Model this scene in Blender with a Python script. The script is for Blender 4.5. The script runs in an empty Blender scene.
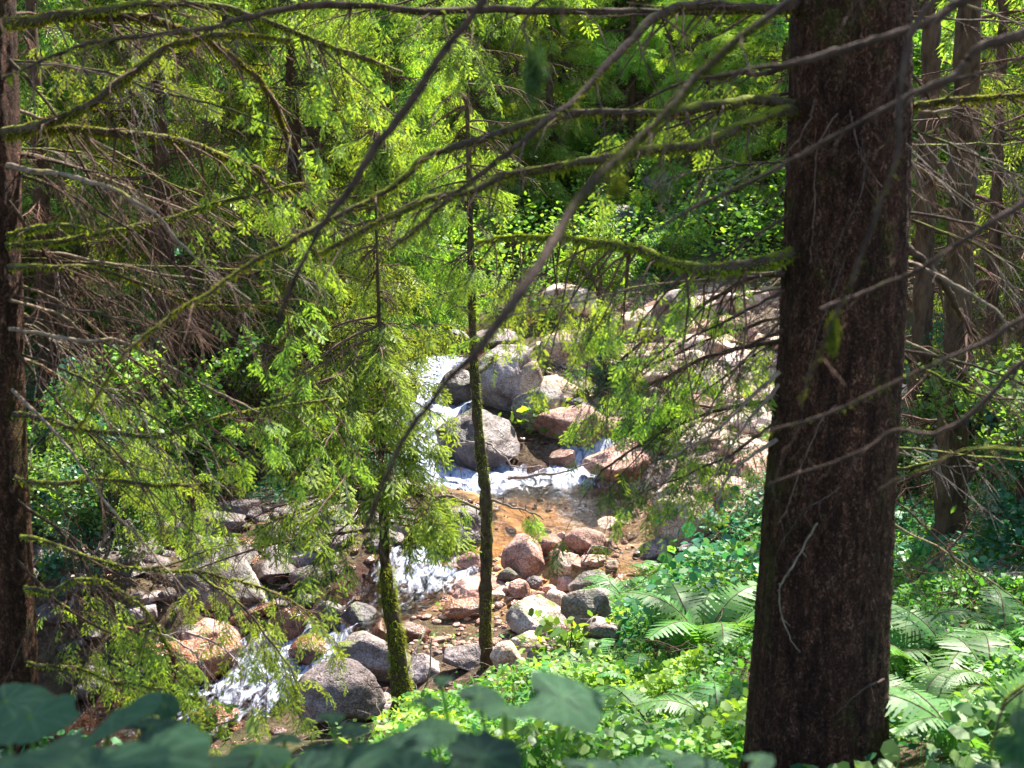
import bpy, math
import numpy as np
from mathutils import Vector, Matrix, Euler
rnd = np.random.default_rng
R = math.radians

# ------------------------------------------------------------------ camera
FPX, CZ, PITCH = 1138.0, 4.2, R(8.0)
sc = bpy.context.scene
cam = bpy.data.cameras.new('camera'); camo = bpy.data.objects.new('camera', cam)
sc.collection.objects.link(camo); sc.camera = camo
camo.location = (0, 0, CZ); camo.rotation_euler = (R(90) - PITCH, 0, 0)
cam.sensor_width = 36; cam.lens = 36 * FPX / 1024
cam.clip_start = 0.05; cam.clip_end = 600
cam.dof.use_dof = True; cam.dof.focus_distance = 11.0; cam.dof.aperture_fstop = 4.2

# ------------------------------------------------------------------ light
SUN = np.array([0.34, 0.52, 0.80]); SUN /= np.linalg.norm(SUN)
world = bpy.data.worlds.new('World'); sc.world = world; world.use_nodes = True
nt = world.node_tree; bg = nt.nodes['Background']
sky = nt.nodes.new('ShaderNodeTexSky'); sky.sky_type = 'NISHITA'; sky.sun_disc = False
sky.sun_elevation = math.asin(SUN[2]); sky.sun_rotation = math.atan2(SUN[0], SUN[1])
nt.links.new(sky.outputs[0], bg.inputs[0]); bg.inputs[1].default_value = 0.11
sl = bpy.data.lights.new('sun', 'SUN'); sl.energy = 5.0; sl.angle = R(0.6); sl.color = (1, 0.94, 0.84)
so = bpy.data.objects.new('sun', sl); sc.collection.objects.link(so)
so.rotation_euler = Vector(-SUN).to_track_quat('-Z', 'Y').to_euler(); so.location = (0, 0, 40)
sc.view_settings.view_transform = 'Standard'; sc.view_settings.look = 'None'
sc.view_settings.gamma = 1; sc.view_settings.use_curve_mapping = False
sc.view_settings.exposure = 2.18
cy = sc.cycles
cy.max_bounces = 7; cy.diffuse_bounces = 4; cy.glossy_bounces = 2; cy.transmission_bounces = 5
cy.transparent_max_bounces = 6; cy.use_denoising = True; cy.sample_clamp_indirect = 6
cy.caustics_reflective = False; cy.caustics_refractive = False

# ------------------------------------------------------------------ helpers
def P(px, py, Y):
    """point seen at a picture position, at horizontal distance Y"""
    u = (px - 512) / FPX; v = (384 - py) / FPX
    d = np.array([u, math.cos(PITCH) + v * math.sin(PITCH), -math.sin(PITCH) + v * math.cos(PITCH)])
    return d * (Y / d[1]) + np.array([0, 0, CZ])

def norm(a):
    return a / np.maximum(np.linalg.norm(a, axis=-1, keepdims=True), 1e-9)

_perm = rnd(7).integers(0, 2**31, 4096)
def _h(i, j, k):
    return ((_perm[(i * 73 + _perm[(j * 151 + _perm[k & 4095]) & 4095]) & 4095]) & 65535) / 65535.0
def vnoise(p):
    p = np.asarray(p, float); f = np.floor(p).astype(np.int64); t = p - f; t = t * t * (3 - 2 * t)
    i, j, k = f[..., 0], f[..., 1], f[..., 2]; x, y, z = t[..., 0], t[..., 1], t[..., 2]
    def l(a, b, s): return a + (b - a) * s
    return l(l(l(_h(i, j, k), _h(i+1, j, k), x), l(_h(i, j+1, k), _h(i+1, j+1, k), x), y),
             l(l(_h(i, j, k+1), _h(i+1, j, k+1), x), l(_h(i, j+1, k+1), _h(i+1, j+1, k+1), x), y), z) * 2 - 1
def fbm(p, o=4):
    s = 0; a = 1.0; p = np.asarray(p, float)
    for q in range(o):
        s = s + a * vnoise(p * 2 ** q + 17.3 * q); a *= .5
    return s

class Geo:
    def __init__(s): s.v = []; s.f = []; s.m = []; s.n = 0; s.attr = {}
    def add(s, v, f, m=0, smooth=None):
        v = np.asarray(v, np.float32).reshape(-1, 3); f = np.asarray(f, np.int64)
        if not len(f): return s
        s.v.append(v); s.f.append(f + s.n); s.n += len(v)
        s.m.append(np.broadcast_to(np.asarray(m), (len(f),)).astype(np.int32))
        return s
    def mesh(s, name, mats, smooth=True):
        me = bpy.data.meshes.new(name)
        v = np.concatenate(s.v); loops = np.concatenate([f.ravel() for f in s.f])
        tot = np.concatenate([np.full(len(f), f.shape[1]) for f in s.f]); st = np.concatenate([[0], np.cumsum(tot)[:-1]])
        me.vertices.add(len(v)); me.vertices.foreach_set('co', v.ravel())
        me.loops.add(len(loops)); me.loops.foreach_set('vertex_index', loops.astype(np.int32))
        me.polygons.add(len(tot)); me.polygons.foreach_set('loop_start', st.astype(np.int32))
        me.polygons.foreach_set('loop_total', tot.astype(np.int32))
        me.polygons.foreach_set('material_index', np.concatenate(s.m))
        me.polygons.foreach_set('use_smooth', np.full(len(tot), smooth))
        for m in mats: me.materials.append(m)
        me.update(calc_edges=True)
        return me

def tag(o, label=None, cat=None, group=None, kind=None):
    for k, v in (('label', label), ('category', cat), ('group', group), ('kind', kind)):
        if v: o[k] = v
    return o
def obj(name, me, parent=None, loc=(0, 0, 0)):
    o = bpy.data.objects.new(name, me); sc.collection.objects.link(o); o.location = loc
    if parent is not None: o.parent = parent
    return o
def thing(name, loc, label, cat, group=None, rz=0):
    o = bpy.data.objects.new(name, None); sc.collection.objects.link(o); o.location = loc
    o.rotation_euler = (0, 0, rz); o.empty_display_size = .2
    return tag(o, label, cat, group)
def copy_tree(o, parent=None):
    c = o.copy(); sc.collection.objects.link(c); c.parent = parent
    for ch in list(o.children): copy_tree(ch, c)
    return c

def frames(T):
    up = np.where(np.abs(T[..., 2:3]) > .9, np.array([1., 0, 0]), np.array([0, 0, 1.]))
    A = norm(np.cross(T, up)); B = np.cross(A, T); return A, B
def tubes(paths, rad, sides=5, bump=0., seed=0):
    """paths M,K,3 radii M,K -> verts, quad faces"""
    paths = np.asarray(paths, float); rad = np.asarray(rad, float)
    M, K, _ = paths.shape
    T = norm(np.gradient(paths, axis=1)); A, B = frames(T)
    a = np.arange(sides) * 2 * math.pi / sides
    off = A[:, :, None] * np.cos(a)[None, None, :, None] + B[:, :, None] * np.sin(a)[None, None, :, None]
    r = rad[:, :, None, None]
    V = paths[:, :, None] + off * r
    if bump:
        V = V + off * r * bump * fbm(V * (0.6 / max(rad.mean(), 1e-3)) + seed, 2)[..., None]
    idx = np.arange(M * K * sides).reshape(M, K, sides)
    a0 = idx[:, :-1]; a1 = idx[:, 1:]
    F = np.stack([a0, np.roll(a0, -1, 2), np.roll(a1, -1, 2), a1], -1).reshape(-1, 4)
    return V.reshape(-1, 3), F
def smooth_path(pts, n):
    """Catmull-Rom through pts, n samples"""
    p = np.asarray(pts, float); p = np.vstack([2 * p[0] - p[1], p, 2 * p[-1] - p[-2]])
    m = len(p) - 3; t = np.linspace(0, m - 1e-6, n); i = t.astype(int); u = (t - i)[:, None]
    a, b, c, d = p[i], p[i+1], p[i+2], p[i+3]
    return .5 * (2 * b + (c - a) * u + (2 * a - 5 * b + 4 * c - d) * u**2 + (3 * b - a - 3 * c + d) * u**3)

# ------------------------------------------------------------------ materials
def newmat(name):
    m = bpy.data.materials.new(name); m.use_nodes = True; n = m.node_tree
    n.nodes.clear(); out = n.nodes.new('ShaderNodeOutputMaterial'); return m, n, out
def node(n, t, **k):
    x = n.nodes.new(t)
    for a, b in k.items():
        if hasattr(x, a) and not a.startswith('i_'): setattr(x, a, b)
    return x
def noise(n, scale, detail=4, vec=None, rough=.55, dist=0):
    x = n.nodes.new('ShaderNodeTexNoise'); x.inputs['Scale'].default_value = scale
    x.inputs['Detail'].default_value = detail; x.inputs['Roughness'].default_value = rough
    x.inputs['Distortion'].default_value = dist
    if vec is not None: n.links.new(vec, x.inputs['Vector'])
    return x.outputs['Fac']
def ramp(n, fac, stops):
    x = n.nodes.new('ShaderNodeValToRGB'); e = x.color_ramp.elements
    while len(e) < len(stops): e.new(.5)
    for q, (p, c) in zip(e, stops): q.position = p; q.color = (*c, 1) if len(c) == 3 else c
    n.links.new(fac, x.inputs[0]); return x.outputs[0]
def mixc(n, fac, a, b, mode='MIX'):
    x = n.nodes.new('ShaderNodeMix'); x.data_type = 'RGBA'; x.blend_type = mode
    for s, v in ((0, fac), (6, a), (7, b)):
        if isinstance(v, (int, float)): x.inputs[s].default_value = v
        elif isinstance(v, tuple): x.inputs[s].default_value = (*v, 1)
        else: n.links.new(v, x.inputs[s])
    return x.outputs[2]
def math_(n, op, a, b=0., clamp=False):
    x = n.nodes.new('ShaderNodeMath'); x.operation = op; x.use_clamp = clamp
    for s, v in ((0, a), (1, b)):
        if isinstance(v, (int, float)): x.inputs[s].default_value = v
        else: n.links.new(v, x.inputs[s])
    return x.outputs[0]
def objco(n, scale=(1, 1, 1)):
    t = n.nodes.new('ShaderNodeTexCoord'); mp = n.nodes.new('ShaderNodeMapping')
    mp.inputs['Scale'].default_value = scale; n.links.new(t.outputs['Object'], mp.inputs[0]); return mp.outputs[0]
def bump(n, h, dist, strength=1.):
    x = n.nodes.new('ShaderNodeBump'); x.inputs['Strength'].default_value = strength
    x.inputs['Distance'].default_value = dist; n.links.new(h, x.inputs['Height']); return x.outputs[0]
def princ(n, out, col, rough=.8, normal=None, spec=.3):
    b = n.nodes.new('ShaderNodeBsdfPrincipled')
    if isinstance(col, tuple): b.inputs['Base Color'].default_value = (*col, 1)
    else: n.links.new(col, b.inputs['Base Color'])
    if isinstance(rough, (int, float)): b.inputs['Roughness'].default_value = rough
    else: n.links.new(rough, b.inputs['Roughness'])
    b.inputs['Specular IOR Level'].default_value = spec
    if normal is not None: n.links.new(normal, b.inputs['Normal'])
    n.links.new(b.outputs[0], out.inputs[0]); return b

def leafmat(name, c1, c2, tr=.45, tcol=None, spec=.025, rough=.5):
    m, n, out = newmat(name)
    g = n.nodes.new('ShaderNodeNewGeometry')
    oi = n.nodes.new('ShaderNodeObjectInfo')
    c = mixc(n, g.outputs['Random Per Island'], c1, c2)
    nz = noise(n, 1.3, 2, objco(n))
    c = mixc(n, math_(n, 'MULTIPLY', nz, .55), c, (c1[0] * .9, c1[1] * .8, c1[2] * .9))
    hv = n.nodes.new('ShaderNodeHueSaturation'); mv = n.nodes.new('ShaderNodeMapRange'); mv.inputs[3].default_value = .8; mv.inputs[4].default_value = 1.18
    mh = n.nodes.new('ShaderNodeMapRange'); mh.inputs[3].default_value = .485; mh.inputs[4].default_value = .525; n.links.new(oi.outputs['Random'], mv.inputs[0]); n.links.new(oi.outputs['Random'], mh.inputs[0])
    n.links.new(mv.outputs[0], hv.inputs['Value']); n.links.new(mh.outputs[0], hv.inputs['Hue']); n.links.new(c, hv.inputs['Color']); c = hv.outputs[0]
    d = n.nodes.new('ShaderNodeBsdfDiffuse'); t = n.nodes.new('ShaderNodeBsdfTranslucent')
    n.links.new(c, d.inputs[0])
    n.links.new(mixc(n, 1., c, tcol or (1.5, 1.25, .55), 'MULTIPLY'), t.inputs[0])
    x = n.nodes.new('ShaderNodeMixShader'); x.inputs[0].default_value = tr
    n.links.new(d.outputs[0], x.inputs[1]); n.links.new(t.outputs[0], x.inputs[2])
    gl = n.nodes.new('ShaderNodeBsdfGlossy'); gl.inputs['Roughness'].default_value = rough
    y = n.nodes.new('ShaderNodeMixShader'); y.inputs[0].default_value = spec
    n.links.new(x.outputs[0], y.inputs[1]); n.links.new(gl.outputs[0], y.inputs[2])
    n.links.new(y.outputs[0], out.inputs[0]); return m

def barkmat(name, c1, c2, moss=(.09, .12, .015), mossamt=.0, zs=.25, scale=14, bd=.012, up=0.):
    m, n, out = newmat(name)
    co = objco(n, (1, 1, zs))
    a = noise(n, scale, 6, co, .65, .4); b = noise(n, scale * 3.5, 4, co, .6)
    c = ramp(n, a, [(.36, c1), (.5, tuple((x + y) / 2 for x, y in zip(c1, c2))), (.66, c2)])
    c = mixc(n, math_(n, 'MULTIPLY', b, .5), c, tuple(x * .45 for x in c1))
    if mossamt > 0 or up > 0:
        q = noise(n, 5, 5, objco(n), .7)
        if up > 0:
            g = n.nodes.new('ShaderNodeNewGeometry'); sp = n.nodes.new('ShaderNodeSeparateXYZ')
            n.links.new(g.outputs['Normal'], sp.inputs[0])
            q = math_(n, 'ADD', q, math_(n, 'MULTIPLY', sp.outputs[2], up))
        k = math_(n, 'MULTIPLY', math_(n, 'SUBTRACT', q, .68 - mossamt), 7, True)
        mc = mixc(n, noise(n, 30, 3, objco(n)), tuple(x * .5 for x in moss), tuple(x * 1.5 for x in moss))
        c = mixc(n, k, c, mc)
    h = math_(n, 'ADD', a, math_(n, 'MULTIPLY', b, .5))
    princ(n, out, c, .9, bump(n, h, bd), .15); return m

def rockmat(name, c1, c2, c3, mossamt=0., rough=.75, spec=.3):
    m, n, out = newmat(name)
    oi = n.nodes.new('ShaderNodeObjectInfo')
    t = n.nodes.new('ShaderNodeTexCoord'); g = n.nodes.new('ShaderNodeNewGeometry')
    va = n.nodes.new('ShaderNodeVectorMath'); va.operation = 'ADD'
    n.links.new(g.outputs['Position'], va.inputs[0]); co = va.outputs[0]
    a = noise(n, 2.2, 6, co, .65, .6); b = noise(n, 55, 3, co, .7); d = noise(n, 9, 5, co, .7)
    c = ramp(n, a, [(.32, c1), (.52, c2), (.68, c3)])
    sp = ramp(n, b, [(.38, (.45, .42, .42)), (.52, (1, 1, 1)), (.66, (1.35, 1.3, 1.25))])
    c = mixc(n, .85, c, sp, 'MULTIPLY')
    c = mixc(n, 1., c, ramp(n, d, [(.33, (.55, .52, .5)), (.5, (1, 1, 1))]), 'MULTIPLY')
    vo = n.nodes.new('ShaderNodeTexVoronoi'); vo.feature = 'DISTANCE_TO_EDGE'; vo.inputs['Scale'].default_value = 2.6
    vd = n.nodes.new('ShaderNodeVectorMath'); vd.operation = 'ADD'; n.links.new(co, vd.inputs[0])
    nz = n.nodes.new('ShaderNodeTexNoise'); nz.inputs['Scale'].default_value = 3; nz.inputs['Detail'].default_value = 5; n.links.new(co, nz.inputs[0]); n.links.new(nz.outputs['Color'], vd.inputs[1])
    n.links.new(vd.outputs[0], vo.inputs['Vector'])
    crk = math_(n, 'MULTIPLY', vo.outputs['Distance'], 28, True)
    c = mixc(n, 1., c, ramp(n, crk, [(0, (.68, .64, .62)), (.6, (1, 1, 1))]), 'MULTIPLY')
    blot = noise(n, 1.1, 5, co, .75, .3)
    c = mixc(n, 1., c, ramp(n, blot, [(.38, (.5, .44, .4)), (.5, (.95, .93, .92)), (.62, (1.12, 1.1, 1.08))]), 'MULTIPLY')
    hs = n.nodes.new('ShaderNodeHueSaturation')
    mr = n.nodes.new('ShaderNodeMapRange'); mr.inputs[3].default_value = .72; mr.inputs[4].default_value = 1.2
    n.links.new(oi.outputs['Random'], mr.inputs[0]); n.links.new(mr.outputs[0], hs.inputs['Value']); n.links.new(c, hs.inputs['Color'])
    c = hs.outputs[0]
    if mossamt > 0:
        s3 = n.nodes.new('ShaderNodeSeparateXYZ'); n.links.new(g.outputs['Normal'], s3.inputs[0])
        q = math_(n, 'ADD', noise(n, 3.2, 5, co, .7), math_(n, 'MULTIPLY', s3.outputs[2], .14))
        k = math_(n, 'MULTIPLY', math_(n, 'SUBTRACT', q, .72 - mossamt), 8, True)
        c = mixc(n, k, c, mixc(n, noise(n, 40, 2, co), (.05, .075, .012), (.16, .19, .03)))
    h = math_(n, 'ADD', math_(n, 'MULTIPLY', d, 1.), math_(n, 'ADD', math_(n, 'MULTIPLY', b, .12), math_(n, 'MULTIPLY', crk, .15)))
    princ(n, out, c, rough, bump(n, h, .05), spec); return m

M = {}
M['needle_old'] = leafmat('needle_old', (.045, .1, .025), (.11, .21, .045), .45, (1.3, 1.25, .6))
M['needle_new'] = leafmat('needle_new', (.24, .385, .05), (.41, .56, .1), .5, (1.35, 1.2, .48))
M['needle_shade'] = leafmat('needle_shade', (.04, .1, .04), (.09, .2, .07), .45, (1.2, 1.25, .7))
M['leaf_green'] = leafmat('leaf_green', (.09, .2, .04), (.2, .36, .06), .55, (1.4, 1.3, .5))
M['leaf_lime'] = leafmat('leaf_lime', (.18, .32, .04), (.34, .5, .07), .55, (1.4, 1.25, .4))
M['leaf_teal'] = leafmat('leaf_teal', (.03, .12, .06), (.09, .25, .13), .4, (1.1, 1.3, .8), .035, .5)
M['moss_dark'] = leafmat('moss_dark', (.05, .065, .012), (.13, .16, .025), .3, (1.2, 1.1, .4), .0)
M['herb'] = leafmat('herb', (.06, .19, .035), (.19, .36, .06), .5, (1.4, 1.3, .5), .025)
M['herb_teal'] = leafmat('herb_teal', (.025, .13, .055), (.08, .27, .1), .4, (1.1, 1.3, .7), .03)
M['fern'] = leafmat('fern', (.07, .21, .045), (.15, .34, .07), .5, (1.4, 1.25, .5), .03)
M['straw'] = leafmat('straw', (.22, .17, .09), (.4, .32, .18), .3, (1.1, 1, .8))
M['twig_brown'] = barkmat('twig_brown', (.06, .034, .024), (.2, .12, .085), scale=20)
M['twig_pale'] = barkmat('twig_pale', (.16, .12, .1), (.4, .33, .29), scale=20)
M['twig_red'] = barkmat('twig_red', (.07, .035, .024), (.2, .11, .075), scale=20)
M['branch_moss'] = barkmat('branch_moss', (.04, .028, .018), (.11, .08, .055), (.16, .18, .018), .1, 1, 22, .006, .2)
M['branch_dark'] = barkmat('branch_dark', (.035, .022, .017), (.115, .072, .052), (.07, .09, .015), .04, 1, 22, .006, .06)
M['branch_tan'] = barkmat('branch_tan', (.14, .1, .07), (.3, .23, .16), (.2, .2, .03), .05, 1, 22, .004, .1)
M['bark'] = barkmat('bark', (.016, .009, .006), (.105, .054, .035), (.07, .075, .015), .05, .35, 30, .035)
def flaky_bark():
    m, n, out = newmat('bark'); co = objco(n, (1, 1, .5))
    wob = n.nodes.new('ShaderNodeTexNoise'); wob.inputs['Scale'].default_value = 14; wob.inputs['Detail'].default_value = 4; n.links.new(co, wob.inputs[0])
    vm = n.nodes.new('ShaderNodeVectorMath'); vm.operation = 'SCALE'; vm.inputs['Scale'].default_value = .16; n.links.new(wob.outputs['Color'], vm.inputs[0]); wob.inputs['Roughness'].default_value = .75
    va = n.nodes.new('ShaderNodeVectorMath'); va.operation = 'ADD'; n.links.new(co, va.inputs[0]); n.links.new(vm.outputs[0], va.inputs[1])
    v = n.nodes.new('ShaderNodeTexVoronoi'); v.feature = 'DISTANCE_TO_EDGE'; v.inputs['Scale'].default_value = 64; n.links.new(va.outputs[0], v.inputs['Vector'])
    v2 = n.nodes.new('ShaderNodeTexVoronoi'); v2.inputs['Scale'].default_value = 64; n.links.new(va.outputs[0], v2.inputs['Vector'])
    sx = n.nodes.new('ShaderNodeSeparateColor'); n.links.new(v2.outputs['Color'], sx.inputs[0])
    a = noise(n, 30, 6, objco(n, (1, 1, .3)), .7)
    c = ramp(n, sx.outputs[0], [(0, (.055, .027, .018)), (.5, (.09, .046, .03)), (.85, (.13, .069, .046)), (1, (.18, .105, .072))])
    c = mixc(n, 1., c, ramp(n, v.outputs['Distance'], [(0, (.38, .33, .3)), (.14, (1, 1, 1))]), 'MULTIPLY')
    c = mixc(n, 1., c, ramp(n, a, [(.35, (.5, .46, .44)), (.6, (1.25, 1.2, 1.15))]), 'MULTIPLY')
    fur = noise(n, 13, 7, objco(n, (1, 1, .16)), .7, .5)
    c = mixc(n, 1., c, ramp(n, fur, [(.36, (.5, .46, .44)), (.5, (1.05, 1.0, .98)), (.66, (1.6, 1.4, 1.3))]), 'MULTIPLY')
    q = noise(n, 3.2, 6, objco(n, (1, 1, .5)), .75)
    k = math_(n, 'MULTIPLY', math_(n, 'SUBTRACT', q, .545), 7, True)
    c = mixc(n, math_(n, 'MULTIPLY', k, .8), c, mixc(n, noise(n, 60, 3, objco(n)), (.025, .035, .006), (.12, .14, .02)))
    h = math_(n, 'ADD', math_(n, 'ADD', ramp(n, v.outputs['Distance'], [(0, (0, 0, 0)), (.2, (1, 1, 1))]), math_(n, 'MULTIPLY', sx.outputs[0], .5)), math_(n, 'ADD', a, math_(n, 'MULTIPLY', fur, 2.5)))
    princ(n, out, c, .9, bump(n, h, .014), .15); return m
M['bark'] = flaky_bark()
M['bark_back'] = barkmat('bark_back', (.045, .026, .016), (.15, .09, .052), (.1, .11, .02), .06, .3, 14, .02)
M['bark_moss'] = barkmat('bark_moss', (.04, .028, .015), (.13, .09, .05), (.26, .27, .025), .1, .6, 20, .015)
M['moss'] = leafmat('moss', (.12, .15, .015), (.32, .34, .03), .3, (1.2, 1.1, .4), .0)
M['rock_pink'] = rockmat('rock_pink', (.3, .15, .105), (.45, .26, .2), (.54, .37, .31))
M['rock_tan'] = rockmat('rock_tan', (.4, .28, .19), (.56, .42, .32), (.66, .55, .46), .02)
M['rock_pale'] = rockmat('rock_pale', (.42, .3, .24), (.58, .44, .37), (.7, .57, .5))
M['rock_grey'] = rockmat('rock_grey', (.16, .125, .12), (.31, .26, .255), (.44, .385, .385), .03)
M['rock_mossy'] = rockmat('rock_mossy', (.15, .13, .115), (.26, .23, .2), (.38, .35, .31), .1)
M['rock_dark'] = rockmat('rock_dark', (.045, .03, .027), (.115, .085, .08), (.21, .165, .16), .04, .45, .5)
M['rock_wet'] = rockmat('rock_wet', (.1, .035, .015), (.2, .08, .035), (.3, .15, .07), 0, .22, .6)

def mk_ground():
    m, n, out = newmat('ground'); co = objco(n)
    a = noise(n, .8, 6, co, .65); b = noise(n, 14, 5, co, .7)
    c = ramp(n, b, [(.3, (.025, .016, .01)), (.5, (.075, .05, .032)), (.68, (.17, .12, .08))])
    at = n.nodes.new('ShaderNodeAttribute'); at.attribute_name = 'bed'
    bedc = ramp(n, noise(n, 5, 6, co, .75), [(.3, (.16, .065, .022)), (.46, (.36, .18, .07)), (.6, (.52, .32, .15)), (.75, (.6, .46, .3))])
    c = mixc(n, math_(n, 'MULTIPLY', math_(n, 'SUBTRACT', a, .45), 3.5, True), c, (.035, .055, .012))
    at3 = n.nodes.new('ShaderNodeAttribute'); at3.attribute_name = 'pool'
    dk = ramp(n, noise(n, 6, 5, co, .7), [(.35, (.02, .012, .012)), (.55, (.07, .035, .025)), (.72, (.17, .09, .06))])
    c = mixc(n, at.outputs['Fac'], c, mixc(n, at3.outputs['Fac'], dk, bedc))
    at2 = n.nodes.new('ShaderNodeAttribute'); at2.attribute_name = 'scree'
    c = mixc(n, at2.outputs['Fac'], c, ramp(n, b, [(.32, (.05, .032, .022)), (.48, (.2, .14, .1)), (.66, (.46, .38, .32))]))
    princ(n, out, c, .95, bump(n, b, .06), .1); return m
M['ground'] = mk_ground()
def mk_water():
    m, n, out = newmat('water'); co = objco(n)
    at = n.nodes.new('ShaderNodeAttribute'); at.attribute_name = 'foam'
    f1 = noise(n, 7, 8, objco(n, (1.3, .5, .5)), .7, .6)
    k = math_(n, 'MULTIPLY', math_(n, 'SUBTRACT', math_(n, 'ADD', math_(n, 'MULTIPLY', at.outputs['Fac'], .68), f1), .93), 5, True)
    h = math_(n, 'ADD', noise(n, 16, 4, objco(n, (1, .7, 1)), .6, .6), math_(n, 'MULTIPLY', noise(n, 4, 3, co), .8))
    nm = bump(n, h, .035)
    gl = n.nodes.new('ShaderNodeBsdfGlossy'); gl.inputs['Roughness'].default_value = .05; n.links.new(nm, gl.inputs['Normal'])
    tp = n.nodes.new('ShaderNodeBsdfTransparent'); tp.inputs[0].default_value = (.94, .86, .72, 1)
    fr = n.nodes.new('ShaderNodeFresnel'); fr.inputs[0].default_value = 1.33; n.links.new(nm, fr.inputs['Normal'])
    a = n.nodes.new('ShaderNodeMixShader'); n.links.new(fr.outputs[0], a.inputs[0])
    n.links.new(tp.outputs[0], a.inputs[1]); n.links.new(gl.outputs[0], a.inputs[2])
    d = n.nodes.new('ShaderNodeBsdfPrincipled'); d.inputs['Roughness'].default_value = .5
    n.links.new(ramp(n, f1, [(.36, (.14, .18, .3)), (.5, (.3, .34, .46)), (.64, (.56, .59, .66))]), d.inputs['Base Color'])
    n.links.new(bump(n, f1, .05), d.inputs['Normal'])
    b = n.nodes.new('ShaderNodeMixShader'); n.links.new(k, b.inputs[0])
    n.links.new(a.outputs[0], b.inputs[1]); n.links.new(d.outputs[0], b.inputs[2])
    n.links.new(b.outputs[0], out.inputs[0]); return m
M['water'] = mk_water()
def mk_bigleaf():
    m, n, out = newmat('big_leaf')
    at = n.nodes.new('ShaderNodeAttribute'); at.attribute_name = 'vein'
    oi = n.nodes.new('ShaderNodeObjectInfo')
    c = mixc(n, oi.outputs['Random'], (.012, .06, .03), (.055, .18, .06))
    c = mixc(n, math_(n, 'MULTIPLY', noise(n, 18, 4, objco(n)), .7), c, (.012, .05, .03))
    c = mixc(n, math_(n, 'MULTIPLY', at.outputs['Fac'], .8), c, (.12, .25, .13))
    b = princ(n, out, c, .5, bump(n, noise(n, 45, 3, objco(n)), .006), .3)
    t = n.nodes.new('ShaderNodeBsdfTranslucent'); n.links.new(mixc(n, 1., c, (1.6, 1.6, .6), 'MULTIPLY'), t.inputs[0])
    x = n.nodes.new('ShaderNodeMixShader'); x.inputs[0].default_value = .25
    n.links.new(b.outputs[0], x.inputs[1]); n.links.new(t.outputs[0], x.inputs[2]); n.links.new(x.outputs[0], out.inputs[0])
    return m
M['big_leaf'] = mk_bigleaf()

# ------------------------------------------------------------------ terrain
# stream: picture x, picture y, height below the camera, half width, foam
def Pz(px, py, z):
    u = (px - 512) / FPX; v = (384 - py) / FPX
    d = np.array([u, math.cos(PITCH) + v * math.sin(PITCH), -math.sin(PITCH) + v * math.cos(PITCH)])
    return d * (z / d[2]) + np.array([0, 0, CZ])
MAIN = [(530, 306, -1.9, .8, .1), (515, 320, -2.3, .8, .5), (495, 338, -2.5, .8, .3), (460, 350, -2.6, .65, .4), (434, 364, -2.75, .6, 1), (424, 383, -2.98, .55, 1),
        (436, 408, -3.2, .8, 1), (430, 432, -3.4, .6, .8), (440, 455, -3.65, .6, 1), (468, 474, -3.82, .9, 1),
        (525, 482, -3.87, 1.0, .85), (570, 500, -3.93, 1.4, .1), (570, 520, -3.96, 1.5, 0), (520, 528, -3.98, 1.2, 0), (470, 538, -4.02, .9, .1),
        (436, 553, -4.1, .6, .8), (425, 570, -4.2, .75, .9), (390, 592, -4.3, .7, .5), (352, 612, -4.42, .8, .45),
        (325, 632, -4.6, .65, .9), (295, 652, -4.8, .7, .85), (252, 690, -4.95, .75, .75), (205, 705, -5.03, .85, .65),
        (120, 735, -5.15, 1.1, .5), (-80, 790, -5.4, 1.3, .3)]
SIDE = [(604, 432, -3.4, .35, 1), (592, 448, -3.6, .4, 1), (578, 466, -3.8, .5, 1), (560, 482, -3.87, .6, .8)]
def dense(pts):
    a = np.array([[*Pz(p[0], p[1], p[2]), p[3], p[4]] for p in pts])
    out = []
    for i in range(len(a) - 1):
        n = max(2, int(np.linalg.norm(a[i+1, :2] - a[i, :2]) / .08))
        out.append(a[i] + (a[i+1] - a[i]) * np.linspace(0, 1, n, endpoint=False)[:, None])
    return np.vstack(out + [a[-1:]])
CL = np.vstack([dense(MAIN), dense(SIDE)])

CP = [P(*q) for q in [(820, 775, 4.2), (560, 745, 6), (650, 650, 8), (680, 580, 10), (606, 612, 12), (548, 650, 10.8), (470, 662, 10.4), (400, 722, 8.3),
      (345, 725, 9.9), (440, 640, 11), (560, 575, 13.6), (520, 600, 12.6), (700, 548, 12.5), (720, 485, 15), (720, 400, 19), (720, 300, 26), (640, 480, 16.4), (620, 400, 20),
      (620, 330, 25), (560, 290, 32), (950, 545, 9.5), (900, 620, 7.5), (1000, 700, 5.5), (930, 480, 13), (1010, 430, 16), (850, 330, 24),
      (1100, 330, 24), (60, 600, 12), (60, 520, 15), (200, 560, 14), (250, 500, 17), (330, 470, 18), (100, 440, 19), (350, 400, 22),
      (200, 360, 26), (380, 340, 27), (100, 300, 32), (110, 660, 11.3), (250, 610, 13), (540, 330, 27), (300, 735, 9.3)]]
CP += [np.array([x, y, z + CZ]) for x, y, z in [(0, 0, -1.6), (-2.4, 4.5, -2.35), (0, 4, -2.2), (-.6, 6, -2.95), (-5, 1, -2), (5, 1, -1.2), (0, -6, -1), (-20, -6, 0), (20, -6, 0),
      (-4, 8, -4.1), (-20, 10, -1), (-20, 20, 2), (20, 10, -1), (20, 22, 2), (-25, 40, 7), (0, 40, 1.5), (25, 40, 5), (0, 60, 14), (-30, 60, 18), (30, 60, 16), (0, 85, 26),
      (-60, 40, 20), (60, 40, 18), (-60, 0, 8), (60, 0, 8), (-40, 90, 30), (40, 90, 30), (0, 130, 32), (-70, 130, 34), (70, 130, 34), (0, -30, 1)]]
CP = np.vstack([np.array(CP), CL[::14, :3]])
_D = np.linalg.norm(CP[:, None, :2] - CP[None, :, :2], axis=-1)
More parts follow.
